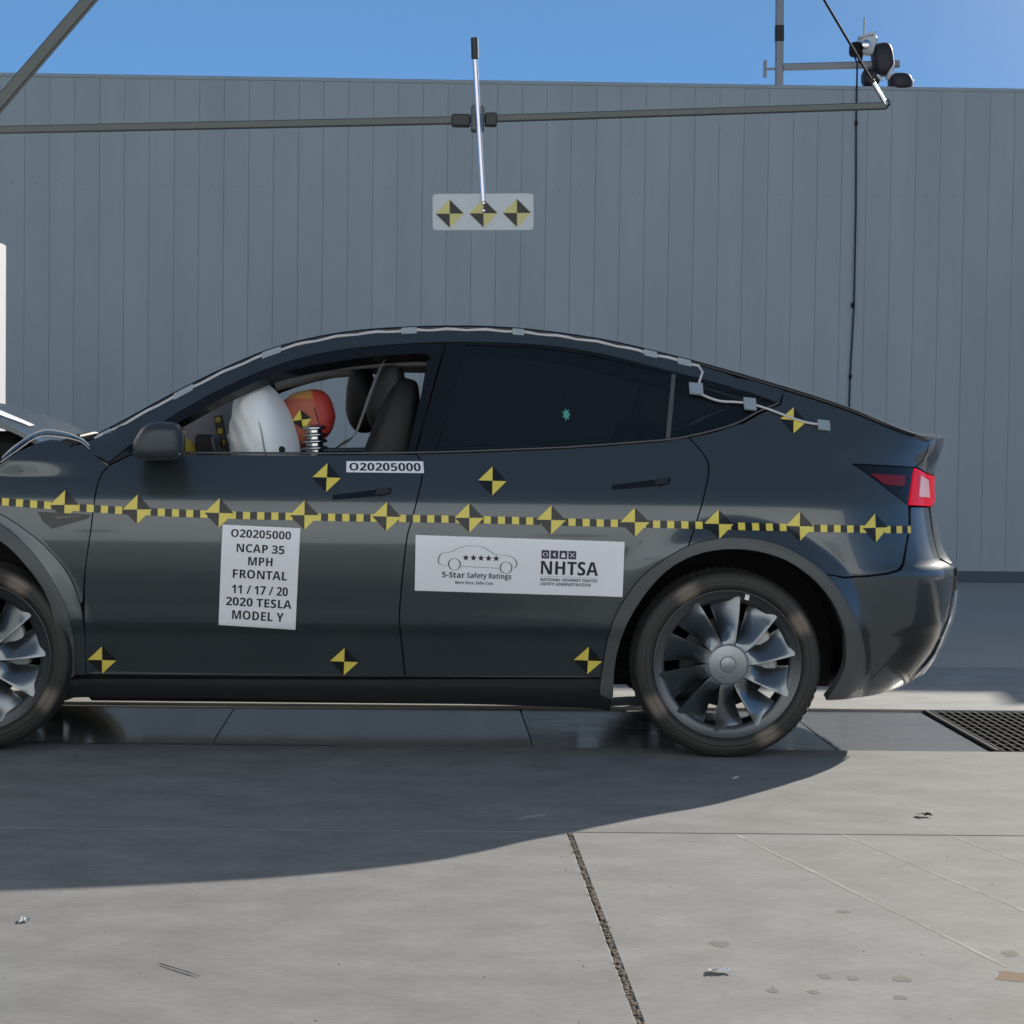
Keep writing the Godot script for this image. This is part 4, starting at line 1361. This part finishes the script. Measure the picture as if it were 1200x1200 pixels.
	part("gap_shadow_strip", ed.done(), M.black_plastic, pit)  # black strip painted for the shadow in the gap along the pit
	ed = Bag.new()
	ed.box(Vector3(-9.0, -0.06, -1.4595), Vector3(2.24, 0.002, -1.4535), 0.001)
	part("edge_strip", ed.done(), M.trim_pale, pit)
	var gr := thing("drain_grate", Vector3(3.2, 0, -0.86), "dark steel bar grating over the drain beside the pit cover", "")
	gr.remove_meta("category")
	gr.set_meta("kind", "structure")
	var fb := Bag.new()
	fb.box(Vector3(-0.955, -0.06, -0.595), Vector3(-0.935, 0.002, 0.60), 0.002)
	fb.box(Vector3(-0.935, -0.08, -0.595), Vector3(3.2, -0.07, 0.60), 0.0)
	part("frame", fb.done(), M.steel_dark, gr)
	var bb := Bag.new()
	for i in 110:
		var x := -0.92 + 0.036 * i
		bb.box(Vector3(x, -0.035, -0.59), Vector3(x + 0.007, -0.003, 0.595), 0.0)
	for i in 13:
		var zz := -0.56 + 0.095 * i
		bb.box(Vector3(-0.93, -0.03, zz), Vector3(3.1, -0.005, zz + 0.006), 0.0)
	tag(part("bar", bb.done(), M.steel_dark, gr), "", "", "", "stuff")

func scrap(called: String, at: Vector3, size: Vector3, m: Material, label: String, cat: String, sd: int) -> void:
	rng.seed = sd
	var b := Bag.new()
	var n := 5
	var g := []
	for i in n + 1:
		var row := []
		for j in 3:
			row.append(Vector3((float(i) / n - 0.5) * size.x, size.y * rng.randf() + 0.002, (j / 2.0 - 0.5) * size.z + 0.15 * size.z * rng.randfn()))
		g.append(row)
	for i in n:
		for j in 2:
			b.quad(g[i][j], g[i + 1][j], g[i + 1][j + 1], g[i][j + 1], Vector3.UP)
	var o := part(called, b.done(), m, null, at)
	tag(o, label, cat)

func build_building() -> void:
	var zf := -9.607
	var o := thing("metal_clad_building", Vector3(1.0, 0, zf), "long low building clad in blue-grey ribbed metal behind the car", "building")
	var H := 4.023
	var wall := Bag.new()
	wall.box(Vector3(-11.0, 0.0, -9.0), Vector3(13.0, H - 0.04, -0.06))
	part("wall", wall.done(), M.wall_back, o)
	# standing-seam panels 20 cm wide
	var px := 0.2004
	var pm := []
	for v in 3:
		var b := Bag.new()
		var w := px
		var prof := [Vector2(0.0, -0.02), Vector2(0.0, -0.0036), Vector2(0.004, 0.0), Vector2(w - 0.004, 0.0005 * v), Vector2(w, -0.0036), Vector2(w, -0.02)]
		for i in prof.size() - 1:
			var a: Vector2 = prof[i]
			var c: Vector2 = prof[i + 1]
			var nn := Vector3(-(c.y - a.y), 0, c.x - a.x)
			b.quad(Vector3(a.x, 0.09, a.y), Vector3(c.x, 0.09, c.y), Vector3(c.x, H - 0.02, c.y), Vector3(a.x, H - 0.02, a.y), nn)
		pm.append(b.done())
	rng.seed = 9
	for k in 114:
		var x := -11.0 + 1.0 - 1.0 + px * k
		var p := part("wall_panel", pm[rng.randi() % 3], [M.wall_a, M.wall_b, M.wall_c][rng.randi() % 3], o, Vector3(x, 0, -0.004 + 0.0006 * rng.randf()))
		p.rotation.y = rng.randf_range(-0.004, 0.004)
	var cap := Bag.new()
	cap.box(Vector3(-11.02, H - 0.03, -0.22), Vector3(13.02, H, 0.006), 0.004)
	part("parapet_cap", cap.done(), M.wall_b, o)
	cap = Bag.new()
	cap.box(Vector3(-11.0, 0.0, -0.05), Vector3(13.0, 0.092, 0.004), 0.004)
	part("base_flashing", cap.done(), M.wall_back, o)
	for k in 1:
		var sc := Bag.new()
		for i in 114:
			var c := Vector3(-11.0 + px * i + 0.1 + 0.002 * (i % 3), 3.14 - 1.35 * k, 0.0)
			sc.lathe([Vector2(0.0, 0.003), Vector2(0.0035, 0.0025), Vector2(0.004, 0.0)], c, 2, 6)
		tag(part("screw", sc.done(), M.wall_back, o), "", "", "", "stuff")

func build_hall() -> void:
	var o := thing("unseen_hall", Vector3(0, 0, 12.4), "unseen white metal hall facing the car, enlarged to bounce light onto it, mirrored in its doors", "building")  # unseen hall read from door reflections, made taller and closer to bounce fill
	var b := Bag.new()
	b.box(Vector3(-18.0, 0.0, 0.0), Vector3(16.0, 8.8, 9.0), 0.05)
	part("wall", b.done(), M.hall_white, o)
	b = Bag.new()
	b.box(Vector3(-18.2, 8.8, -0.2), Vector3(16.2, 9.0, 9.2), 0.03)
	part("roof", b.done(), M.wall_back, o)
	for x in [-13.0, -6.5, 5.0, 11.5]:
		b = Bag.new()
		b.box(Vector3(x - 1.4, 0.02, -0.05), Vector3(x + 1.4, 3.2, 0.02), 0.01)
		part("door", b.done(), M.wall_b, o)

func build_tripods() -> void:
	var spots := [[-1.25, 8.9, 0.25, "black lamp tripod facing the car's front door, left one of the near pair"], [1.22, 8.8, -0.2, "black lamp tripod facing the car's rear door, right one of the near pair"], [-2.7, 9.6, 0.3, "black lamp tripod standing farthest left and nearest the white hall"]]
	for e in spots:
		var o := thing("lamp_tripod", Vector3(e[0], 0, e[1]), e[3], "tripod", "lamp tripods behind the camera")
		o.rotation.y = e[2]
		for k in 3:
			var an := TAU * k / 3.0 + 0.4
			var b := Bag.new()
			b.tube([Vector3(cos(an) * 0.45, 0.0, sin(an) * 0.45), Vector3(cos(an) * 0.03, 0.95, sin(an) * 0.03)], 0.014, 8)
			part("leg", b.done(), M.black_plastic, o)
		var p := Bag.new()
		p.tube([Vector3(0, 0.7, 0), Vector3(0, 1.45, 0)], 0.017, 8)
		part("column", p.done(), M.black_plastic, o)
		var h := Bag.new()
		h.box(Vector3(-0.24, 1.42, -0.06), Vector3(0.24, 1.74, 0.06), 0.015)
		part("lamp_panel", h.done(), M.gear_dark, o)

func build_roof_gear() -> void:
	var o := thing("rooftop_mast", Vector3(2.92, 4.0, -9.72), "pale square mast on the roof edge with a horizontal arm to the right", "mast")
	var b := Bag.new()
	b.bar(Vector3(0, 0, 0), Vector3(-0.02, 1.9, 0), 0.062, 0.062, 0.008)
	part("pole", b.done(), M.mast, o)
	b = Bag.new()
	b.bar(Vector3(-0.004, 0.39, 0), Vector3(-0.006, 0.52, 0), 0.068, 0.068, 0.006)
	part("band", b.done(), M.steel_dark, o)
	b = Bag.new()
	b.bar(Vector3(0.03, 0.185, 0.0), Vector3(0.98, 0.225, 0.0), 0.055, 0.055, 0.008)
	part("arm", b.done(), M.mast, o)
	b = Bag.new()
	b.bar(Vector3(-0.03, 0.17, 0.0), Vector3(-0.115, 0.167, 0.0), 0.018, 0.018)
	b.bar(Vector3(-0.117, 0.10, 0.0), Vector3(-0.117, 0.235, 0.0), 0.022, 0.05)
	part("bracket", b.done(), M.mast, o)
	var c := thing("rooftop_camera", Vector3(3.60, 4.25, -9.68), "white camera housing with black lens mounted on the mast arm", "camera")
	b = Bag.new()
	b.box(Vector3(-0.06, 0.05, -0.12), Vector3(0.085, 0.20, 0.06), 0.02)
	b.bar(Vector3(-0.07, 0.16, 0.05), Vector3(0.05, 0.215, 0.05), 0.10, 0.02, 0.004)
	part("housing", b.done(), M.white, c).rotation.z = -0.12
	b = Bag.new()
	b.lathe([Vector2(0.0, 0.13), Vector2(0.034, 0.13), Vector2(0.036, 0.12), Vector2(0.036, 0.06)], Vector3(-0.005, 0.105, 0.0), 2, 20)
	part("lens", b.done(), M.chrome, c)
	b = Bag.new()
	b.blob(Vector3(-0.07, 0.075, 0.02), Vector3(0.05, 0.06, 0.07), 0.6, 0.6, Basis(), 16, 12)
	b.bar(Vector3(-0.03, -0.03, 0.0), Vector3(-0.02, 0.06, 0.0), 0.03, 0.03)
	part("bracket", b.done(), M.black, c)
	b = Bag.new()
	b.tube([Vector3(0.0, 0.19, 0.0), Vector3(0.0, 0.34, 0.0)], 0.006, 6)
	part("antenna", b.done(), M.mast, c)
	c = thing("rooftop_lamp", Vector3(3.76, 4.02, -9.68), "dark lamp head with round hood hanging at the end of the mast arm", "lamp")
	b = Bag.new()
	b.blob(Vector3(-0.005, 0.23, 0.0), Vector3(0.085, 0.135, 0.10), 0.6, 0.6, Basis(Vector3(0, 0, 1), 0.15), 24, 16)
	b.blob(Vector3(-0.10, 0.08, 0.0), Vector3(0.075, 0.075, 0.08), 0.7, 0.7, Basis(), 20, 14)
	part("head", b.done(), M.gear_dark, c)
	b = Bag.new()
	b.blob(Vector3(0.05, 0.14, 0.03), Vector3(0.022, 0.08, 0.06), 0.7, 0.7, Basis(Vector3(0, 0, 1), -0.25), 16, 12)
	part("reflector", b.done(), M.white, c)
	b = Bag.new()
	b.blob(Vector3(-0.04, 0.075, 0.075), Vector3(0.035, 0.012, 0.012), 0.7, 0.7, Basis(Vector3(0, 0, 1), -0.8), 12, 8)
	part("reflector", b.done(), M.white, c)
	c = thing("rooftop_ballast", Vector3(3.90, 4.0, -9.68), "low rounded dark weight lying on the roof edge beside the lamp", "weight")
	b = Bag.new()
	b.blob(Vector3(0, 0.07, 0), Vector3(0.095, 0.075, 0.10), 0.7, 0.7, Basis(), 20, 14)
	part("body", b.done(), M.gear_dark, c)
	b = Bag.new()
	b.blob(Vector3(0.092, 0.045, 0.0), Vector3(0.014, 0.055, 0.07), 0.7, 0.7, Basis(), 12, 8)
	part("end_cap", b.done(), M.white, c)
	# wire hanging down the wall
	c = thing("hanging_wire", Vector3(3.53, 4.25, -9.585), "thin dark wire with beads hanging down the ribbed wall from the mast arm", "wire")
	b = Bag.new()
	b.tube([Vector3(-0.015, 0.03, -0.06), Vector3(0, -0.05, 0), Vector3(0.0, -0.5, 0), Vector3(0.012, -1.2, 0), Vector3(0.012, -2.0, 0), Vector3(-0.010, -2.6, 0), Vector3(-0.012, -2.95, 0.0), Vector3(-0.012, -4.2, 0.0)], 0.0075, 6)
	part("strand", b.done(), M.wire_blue_dark, c)
	for y in [-0.53, -2.0, -2.58]:
		b = Bag.new()
		b.blob(Vector3(0.0 if y > -2.4 else -0.008, y, 0.004), Vector3(0.014, 0.024, 0.014), 1.0, 1.0, Basis(), 10, 8)
		part("bead", b.done(), M.black, c)
	# cabinet further along the roof: its shadow falls at the right of the pavement
	c = thing("roof_unit", Vector3(9.55, 4.02, -10.0), "grey rooftop unit near the roof edge right of the mast", "roof unit")
	b = Bag.new()
	b.bar(Vector3(-0.65, 0.0, 0.1), Vector3(-0.2, 0.36, 0.1), 0.10, 0.10, 0.01)
	b.bar(Vector3(-0.3, 0.30, 0.1), Vector3(1.1, 0.20, 0.1), 0.10, 0.09, 0.01)
	b.box(Vector3(0.9, 0.0, -0.5), Vector3(1.6, 0.22, 0.2), 0.02)
	part("casing", b.done(), M.mast, c)

func build_boom() -> void:
	var o := thing("overhead_boom", Vector3(-3.4, 0, -1.0), "grey square-tube boom reaching across above the car with a diagonal brace at its left", "boom")
	var b := Bag.new()
	b.bar(Vector3(0.0, 2.36, 0.0), Vector3(3.4 + 0.17, 2.489, 0.0), 0.032, 0.031, 0.004)
	part("beam", b.done(), M.boom, o)
	b = Bag.new()
	b.bar(Vector3(3.4 + 0.31, 2.498, 0.0), Vector3(3.4 + 1.925, 2.575, 0.0), 0.032, 0.029, 0.004)
	part("beam", b.done(), M.boom, o)
	b = Bag.new()
	b.bar(Vector3(3.4 + 0.10, 2.487, 0.0), Vector3(3.4 + 0.355, 2.5005, 0.0), 0.026, 0.024, 0.003)
	part("inner_sleeve", b.done(), M.boom, o)
	b = Bag.new()
	b.box(Vector3(3.4 + 0.128, 2.462, -0.028), Vector3(3.4 + 0.205, 2.512, 0.030), 0.005)
	part("clamp", b.done(), M.boom_dark, o)
	b = Bag.new()
	b.box(Vector3(3.4 + 0.265, 2.465, -0.028), Vector3(3.4 + 0.315, 2.520, 0.030), 0.005)
	part("clamp", b.done(), M.boom_dark, o)
	b = Bag.new()
	b.box(Vector3(3.4 + 0.208, 2.442, -0.034), Vector3(3.4 + 0.262, 2.548, 0.036), 0.006)
	part("clamp_block", b.done(), M.boom, o)
	b = Bag.new()
	b.bar(Vector3(1.585, 2.43, 0.0), Vector3(3.13, 4.25, 0.0), 0.05, 0.05, 0.005)
	part("brace", b.done(), M.boom, o)
	b = Bag.new()
	b.bar(Vector3(0.0, 0.0, 0.0), Vector3(0.0, 4.3, 0.0), 0.12, 0.12, 0.01)
	b.box(Vector3(-0.2, 0.0, -0.2), Vector3(0.2, 0.02, 0.2), 0.004)
	part("post", b.done(), M.boom, o)
	b = Bag.new()
	b.bar(Vector3(-0.06, 4.22, 0.0), Vector3(4.6, 4.26, 0.0), 0.08, 0.10, 0.008)
	part("top_rail", b.done(), M.boom, o)
	b = Bag.new()
	b.tube([Vector3(3.4 + 1.925, 2.562, 0.0), Vector3(3.4 + 1.945, 2.582, 0.0), Vector3(3.4 + 1.94, 2.60, 0.0), Vector3(3.4 + 1.92, 2.598, 0.0)], 0.006, 6)
	part("end_hook", b.done(), M.boom_dark, o)
	var c := thing("stay_cable", Vector3(1.925, 2.582, -0.99), "thin dark stay cable rising to the left from the boom's right end", "cable")
	b = Bag.new()
	b.tube([Vector3(-0.06, 0.097, 0), Vector3(-0.264, 0.424, 0), Vector3(-1.07, 1.66, 0)], 0.0055, 6)
	part("rope", b.done(), M.black, c)
	b = Bag.new()
	b.tube([Vector3(0, 0, 0), Vector3(-0.012, 0.02, 0), Vector3(-0.045, 0.072, 0), Vector3(-0.052, 0.085, 0)], 0.009, 8)
	part("turnbuckle", b.done(), M.chrome, c)
	b = Bag.new()
	b.blob(Vector3(-0.058, 0.093, 0), Vector3(0.012, 0.012, 0.012), 1, 1, Basis(), 10, 8)
	part("shackle", b.done(), M.boom_dark, c)
	# the hanging target
	c = thing("hanging_target", Vector3(0.26, 2.03, -0.96), "frosted plate with three quartered yellow and black targets hanging on a silver rod", "target")
	var at := -Vector3(0.26, 2.03, -0.96)
	b = Bag.new()
	b.tube([Vector3(0.2205, 2.73, -0.955), Vector3(0.240, 2.45, -0.955), Vector3(0.262, 2.15, -0.955)], 0.011, 12)
	part("rod", b.done(), M.rod, c, at)
	b = Bag.new()
	b.tube([Vector3(0.217, 2.82, -0.955), Vector3(0.2205, 2.735, -0.955)], 0.0155, 12)
	part("rod_cap", b.done(), M.boom_dark, c, at)
	b = Bag.new()
	var pl := PackedVector2Array()
	for q in [[Vector2(0.453, 2.172), 0.0], [Vector2(0.068, 2.164), PI / 2], [Vector2(0.070, 2.046), PI], [Vector2(0.455, 2.052), PI * 1.5]]:
		for i in 6:
			var an: float = q[1] + PI / 2 * i / 5.0
			pl.append(q[0] + Vector2(cos(an), sin(an)) * 0.015)
	var id := Geometry2D.triangulate_polygon(pl)
	for zz in [-0.948, -0.954]:
		for k in range(0, id.size(), 3):
			b.flat(Vector3(pl[id[k]].x, pl[id[k]].y, zz), Vector3(pl[id[k + 1]].x, pl[id[k + 1]].y, zz), Vector3(pl[id[k + 2]].x, pl[id[k + 2]].y, zz), Vector3(0, 0, 1 if zz > -0.95 else -1))
	for i in pl.size():
		var p := pl[i]
		var q := pl[(i + 1) % pl.size()]
		b.quad(Vector3(p.x, p.y, -0.948), Vector3(q.x, q.y, -0.948), Vector3(q.x, q.y, -0.954), Vector3(p.x, p.y, -0.954), Vector3(p.x - 0.26, p.y - 2.1, 0))
	part("plate", b.done(), M.frosted, c, at)
	var f := func(x: float, y: float) -> Vector3: return Vector3(x, y, -0.948)
	var fn := func(_x: float, _y: float) -> Vector3: return Vector3(0, 0, 1)
	for x in [0.124, 0.263, 0.401]:
		b = Bag.new()
		diamond(b, Vector2(x, 2.102 + 0.025 * (x - 0.26)), 0.058, f, fn, 0.003, 0.02)
		for i in b.c.size():
			b.c[i] = Color(0.72, 0.66, 0.28) if b.c[i].r > 0.1 else Color(0.05, 0.048, 0.045)  # yellow paled and black lifted in colour to stand for backlight and haze
		part("target_marker", b.done(), M.vinyl_backlit, c, at)
	for y in [2.135, 2.105]:
		b = Bag.new()
		b.blob(Vector3(0.263, y + 0.008, -0.943), Vector3(0.009, 0.008, 0.005), 0.8, 0.8, Basis(), 10, 8)
		part("bolt", b.done(), M.chrome, c, at)

func build_barrier() -> void:
	var o := thing("impact_barrier", Vector3(-3.2, 0, -1.0), "massive white-faced block at the left edge that the car has hit", "barrier")
	var b := Bag.new()
	b.box(Vector3(-1.5, 0.0, -3.0), Vector3(0.90, 2.19, 2.2), 0.03)
	part("block", b.done(), M.concrete_pale, o)
	b = Bag.new()
	b.box(Vector3(0.902, 0.05, -3.0), Vector3(0.930, 2.19, 2.2), 0.006)
	part("face_board", b.done(), M.barrier_white, o)

func materials() -> void:
	var p := mat(0.068, 0.081, 0.087, 0.32, 0.6)
	p.clearcoat_enabled = true
	p.clearcoat = 1.0
	p.clearcoat_roughness = 0.06
	p.clearcoat_texture = noise_tex(0.006, 5, 0.75, 1.0, 61, 512)
	p.uv1_triplanar = true
	p.uv1_scale = Vector3.ONE * 0.5
	M.paint = p
	M.satin = mat(0.085, 0.09, 0.09, 0.5)
	M.black_plastic = mat(0.018, 0.018, 0.019, 0.5)
	M.gloss_black = mat(0.008, 0.008, 0.009, 0.12)
	M.black = mat(0.006, 0.006, 0.006, 0.8)
	M.trim_metal = mat(0.10, 0.10, 0.10, 0.3, 0.8)
	M.roof = mat(0.006, 0.007, 0.008, 0.05)
	var g := mat(0.02, 0.022, 0.022, 0.03)
	g.transparency = BaseMaterial3D.TRANSPARENCY_ALPHA
	g.albedo_color.a = 0.10
	M.glass = g
	var t := mat(0.006, 0.007, 0.008, 0.05)
	t.transparency = BaseMaterial3D.TRANSPARENCY_ALPHA
	t.albedo_color.a = 0.88
	M.tint = t
	M.red_dark = mat(0.20, 0.006, 0.012, 0.25)
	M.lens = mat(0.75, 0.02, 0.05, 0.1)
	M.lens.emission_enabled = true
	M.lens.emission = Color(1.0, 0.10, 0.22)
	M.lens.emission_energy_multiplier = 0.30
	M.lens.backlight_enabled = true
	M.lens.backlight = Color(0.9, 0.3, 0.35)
	M.lens_clear = mat(0.75, 0.45, 0.5, 0.1)
	M.headliner = mat(0.22, 0.22, 0.21, 0.95)
	M.chrome = mat(0.62, 0.62, 0.63, 0.14, 1.0)
	M.bay_grey = mat(0.16, 0.16, 0.17, 0.5, 0.3)
	M.tyre = vmat(0.6)
	M.rubber = mat(0.024, 0.024, 0.025, 0.55)
	M.wheel = mat(0.20, 0.22, 0.235, 0.26, 0.9)
	M.disc = mat(0.035, 0.035, 0.035, 0.5, 0.5)
	M.caliper = mat(0.42, 0.43, 0.43, 0.5, 0.3)
	M.hall_white = mat(0.76, 0.82, 0.87, 0.6)
	M.barrier_white = mat(0.42, 0.44, 0.46, 0.6)
	M.sunlit_film = mat(0.62, 0.64, 0.66, 0.12, 0.6)
	M.hub = mat(0.28, 0.31, 0.33, 0.28, 0.9)
	M.mirror = mat(0.05, 0.058, 0.066, 0.42, 0.3)
	M.rim = mat(0.10, 0.105, 0.11, 0.3, 0.8)
	M.white = mat(0.80, 0.80, 0.80, 0.5)
	M.sticker = mat(0.86, 0.87, 0.90, 0.35)
	M.ink = mat(0.012, 0.010, 0.022, 0.5)
	M.ink_blue = mat(0.03, 0.05, 0.10, 0.5)
	M.ink_purple = mat(0.06, 0.03, 0.09, 0.5)
	M.vinyl = vmat(0.35)
	M.vinyl_backlit = vmat(0.5)
	M.vinyl_backlit.backlight_enabled = true
	M.vinyl_backlit.backlight = Color(0.7, 0.7, 0.7)
	M.vinyl_dull = vmat(0.7)
	M.cable_white = mat(0.62, 0.60, 0.60, 0.35)
	M.cable_dark = mat(0.02, 0.02, 0.03, 0.4)
	M.wire_blue = mat(0.05, 0.18, 0.35, 0.4)
	M.wire_orange = mat(0.50, 0.20, 0.05, 0.4)
	M.wire_blue_dark = mat(0.012, 0.022, 0.045, 0.5)
	M.tape = mat(0.30, 0.36, 0.40, 0.4)
	M.teal = mat(0.08, 0.35, 0.28, 0.5)
	M.seat = mat(0.012, 0.012, 0.012, 0.6)
	M.belt = mat(0.20, 0.20, 0.19, 0.7)
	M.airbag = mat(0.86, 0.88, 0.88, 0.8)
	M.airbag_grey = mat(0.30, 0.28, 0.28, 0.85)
	M.seam = mat(0.30, 0.34, 0.38, 0.8)
	M.dummy_vest = mat(0.05, 0.06, 0.10, 0.8)
	M.dummy_skin = vmat(0.55)
	M.yellow = mat(0.45, 0.34, 0.03, 0.5)
	M.dirt = mat(0.16, 0.13, 0.10, 1.0)
	M.dirt.albedo_texture = noise_tex(0.02, 5, 0.6, 1.0, 3, 512)
	M.dirt.uv1_triplanar = true
	M.dirt.uv1_world_triplanar = true
	M.dirt.uv1_scale = Vector3.ONE * 0.2
	M.filler = mat(0.085, 0.065, 0.048, 0.95)
	M.crumb = mat(0.21, 0.165, 0.125, 0.95)
	M.chalk = mat(0.34, 0.33, 0.31, 0.9)
	M.stain = mat(0.15, 0.14, 0.125, 0.9)
	M.rust_stain = mat(0.17, 0.11, 0.07, 0.9)
	# concrete: cloudy patches, brushed streaks across the track, fine grain
	var cloud := noise_tex(0.010, 6, 0.83, 1.0, 11)
	var streak := noise_tex(0.03, 5, 0.88, 1.0, 21)
	var grain := noise_tex(0.12, 3, 0.0, 1.0, 31, 1024)
	for e in [["concrete", 0.268, 0.274, 0.270], ["concrete_far_shade", 0.46, 0.425, 0.385], ["concrete_b", 0.282, 0.288, 0.284], ["concrete_pale", 0.43, 0.44, 0.435]]:
		var c := mat(e[1], e[2], e[3], 0.85)
		c.albedo_texture = cloud
		c.uv1_triplanar = true
		c.uv1_world_triplanar = true
		c.uv1_scale = Vector3(0.25, 0.4, 0.38)
		c.detail_enabled = true
		c.detail_albedo = streak
		c.detail_blend_mode = BaseMaterial3D.BLEND_MODE_MUL
		c.detail_uv_layer = BaseMaterial3D.DETAIL_UV_2
		c.uv2_triplanar = true
		c.uv2_world_triplanar = true
		c.uv2_scale = Vector3(0.7, 1.0, 1.6)
		M[e[0]] = c
	M.concrete_far_shade.detail_enabled = false  # copy of the pale concrete, colour warmed to offset blue wall shade
	M.concrete_far_shade.albedo_texture = noise_tex(0.01, 4, 0.94, 1.0, 91, 512)
	M.concrete_far_shade.uv1_scale = Vector3(0.12, 0.3, 0.12)
	M.pit_glass = mat(0.26, 0.27, 0.275, 0.09)
	M.pit_plate = mat(0.25, 0.26, 0.27, 0.22)
	M.pit_plate.roughness_texture = noise_tex(0.01, 4, 0.5, 1.0, 41, 512)
	M.pit_plate.uv1_triplanar = true
	M.pit_plate.uv1_world_triplanar = true
	M.pit_plate.uv1_scale = Vector3(0.4, 0.4, 1.2)
	M.trim_pale = mat(0.35, 0.33, 0.30, 0.5)
	M.steel_dark = mat(0.035, 0.035, 0.033, 0.5, 0.4)
	# painted cladding
	var dirt := noise_tex(0.006, 5, 0.94, 1.0, 51)
	for e in [["wall_a", 0.405, 0.455, 0.455], ["wall_b", 0.398, 0.447, 0.447], ["wall_c", 0.412, 0.463, 0.463]]:
		var c := mat(e[1], e[2], e[3], 0.45)
		c.albedo_texture = dirt
		c.uv1_triplanar = true
		c.uv1_world_triplanar = true
		c.uv1_scale = Vector3(0.35, 0.07, 0.35)
		M[e[0]] = c
	M.wall_back = mat(0.10, 0.115, 0.13, 0.7)
	M.mast = mat(0.32, 0.32, 0.33, 0.5, 0.2)
	M.gear_dark = mat(0.035, 0.028, 0.032, 0.5)
	M.boom = mat(0.11, 0.12, 0.115, 0.45, 0.3)
	M.boom_dark = mat(0.03, 0.03, 0.03, 0.5)
	M.rod = mat(0.6, 0.58, 0.62, 0.2, 1.0)
	var fr := mat(0.52, 0.58, 0.62, 0.5)
	fr.backlight_enabled = true
	fr.backlight = Color(0.45, 0.45, 0.45)
	fr.transparency = BaseMaterial3D.TRANSPARENCY_ALPHA
	fr.albedo_color.a = 0.80
	M.frosted = fr

func _ready() -> void:
	# camera
	var cam := Camera3D.new()
	cam.name = "camera"
	cam.projection = Camera3D.PROJECTION_FRUSTUM
	cam.near = 0.1
	cam.far = 2000.0
	cam.size = 0.1 * 1200.0 / 2536.0
	cam.frustum_offset = Vector2(0.1 * 57.0 / 2536.0, 0.0)
	cam.position = Vector3(0.0, 1.224, 8.0)
	cam.rotation_degrees = Vector3(-2.26, -1.25, 0.7)
	add_child(cam)
	cam.current = true
	# sky and sun
	var we := WorldEnvironment.new()
	we.name = "world_environment"
	var env := Environment.new()
	env.background_mode = Environment.BG_SKY
	var sky := Sky.new()
	var sm := ProceduralSkyMaterial.new()
	sm.sky_top_color = Color(0.28, 0.36, 0.46)
	sm.sky_horizon_color = Color(0.39, 0.61, 0.85)
	sm.sky_curve = 0.20
	sm.ground_bottom_color = Color(0.35, 0.33, 0.30)
	sm.ground_horizon_color = Color(0.5, 0.5, 0.5)
	sm.sun_angle_max = 40.0
	sm.sun_curve = 0.40
	sky.sky_material = sm
	env.sky = sky
	env.tonemap_mode = Environment.TONE_MAPPER_LINEAR
	env.tonemap_exposure = 1.4
	env.sdfgi_enabled = true
	env.ssao_enabled = true
	env.ssil_enabled = true
	we.environment = env
	add_child(we)
	var sun := DirectionalLight3D.new()
	sun.name = "sun"
	sun.light_energy = 1.6
	sun.light_color = Color(1.0, 0.96, 0.905)
	sun.light_angular_distance = 0.5
	sun.shadow_enabled = true
	add_child(sun)
	sun.look_at_from_position(Vector3(1.5, 1.0, -1.86) * 10.0, Vector3.ZERO)

	font = SystemFont.new()
	font.font_names = PackedStringArray(["Droid Sans"])
	font.font_weight = 700
	materials()
	build_ground()
	build_building()
	build_hall()
	build_tripods()
	build_barrier()
	build_boom()
	build_roof_gear()
	var car := build_car()
	build_marks(car)
	build_cabin(car)
	build_dummy()
	scrap("paper_scrap", Vector3(0.695, 0.0, 3.177), Vector3(0.05, 0.012, 0.03), M.white, "white paper scrap lying on the slab right of the filled joint", "paper scrap", 71)
	scrap("dry_leaf", Vector3(1.629, 0.0, 1.181), Vector3(0.045, 0.012, 0.03), M.filler, "dark dry leaf on the concrete strip behind the chalk lines", "leaf", 72)
	scrap("candy_wrapper", Vector3(-0.945, 0.0, 2.724), Vector3(0.022, 0.008, 0.032), M.tape, "small crumpled pale wrapper at the left edge of the slab", "wrapper", 73)
	scrap("twig", Vector3(-0.52, 0.0, 3.19), Vector3(0.005, 0.002, 0.13), M.filler, "thin dark twig on the slab in the left foreground", "twig", 74)
	get_node("twig").rotation.y = 0.75
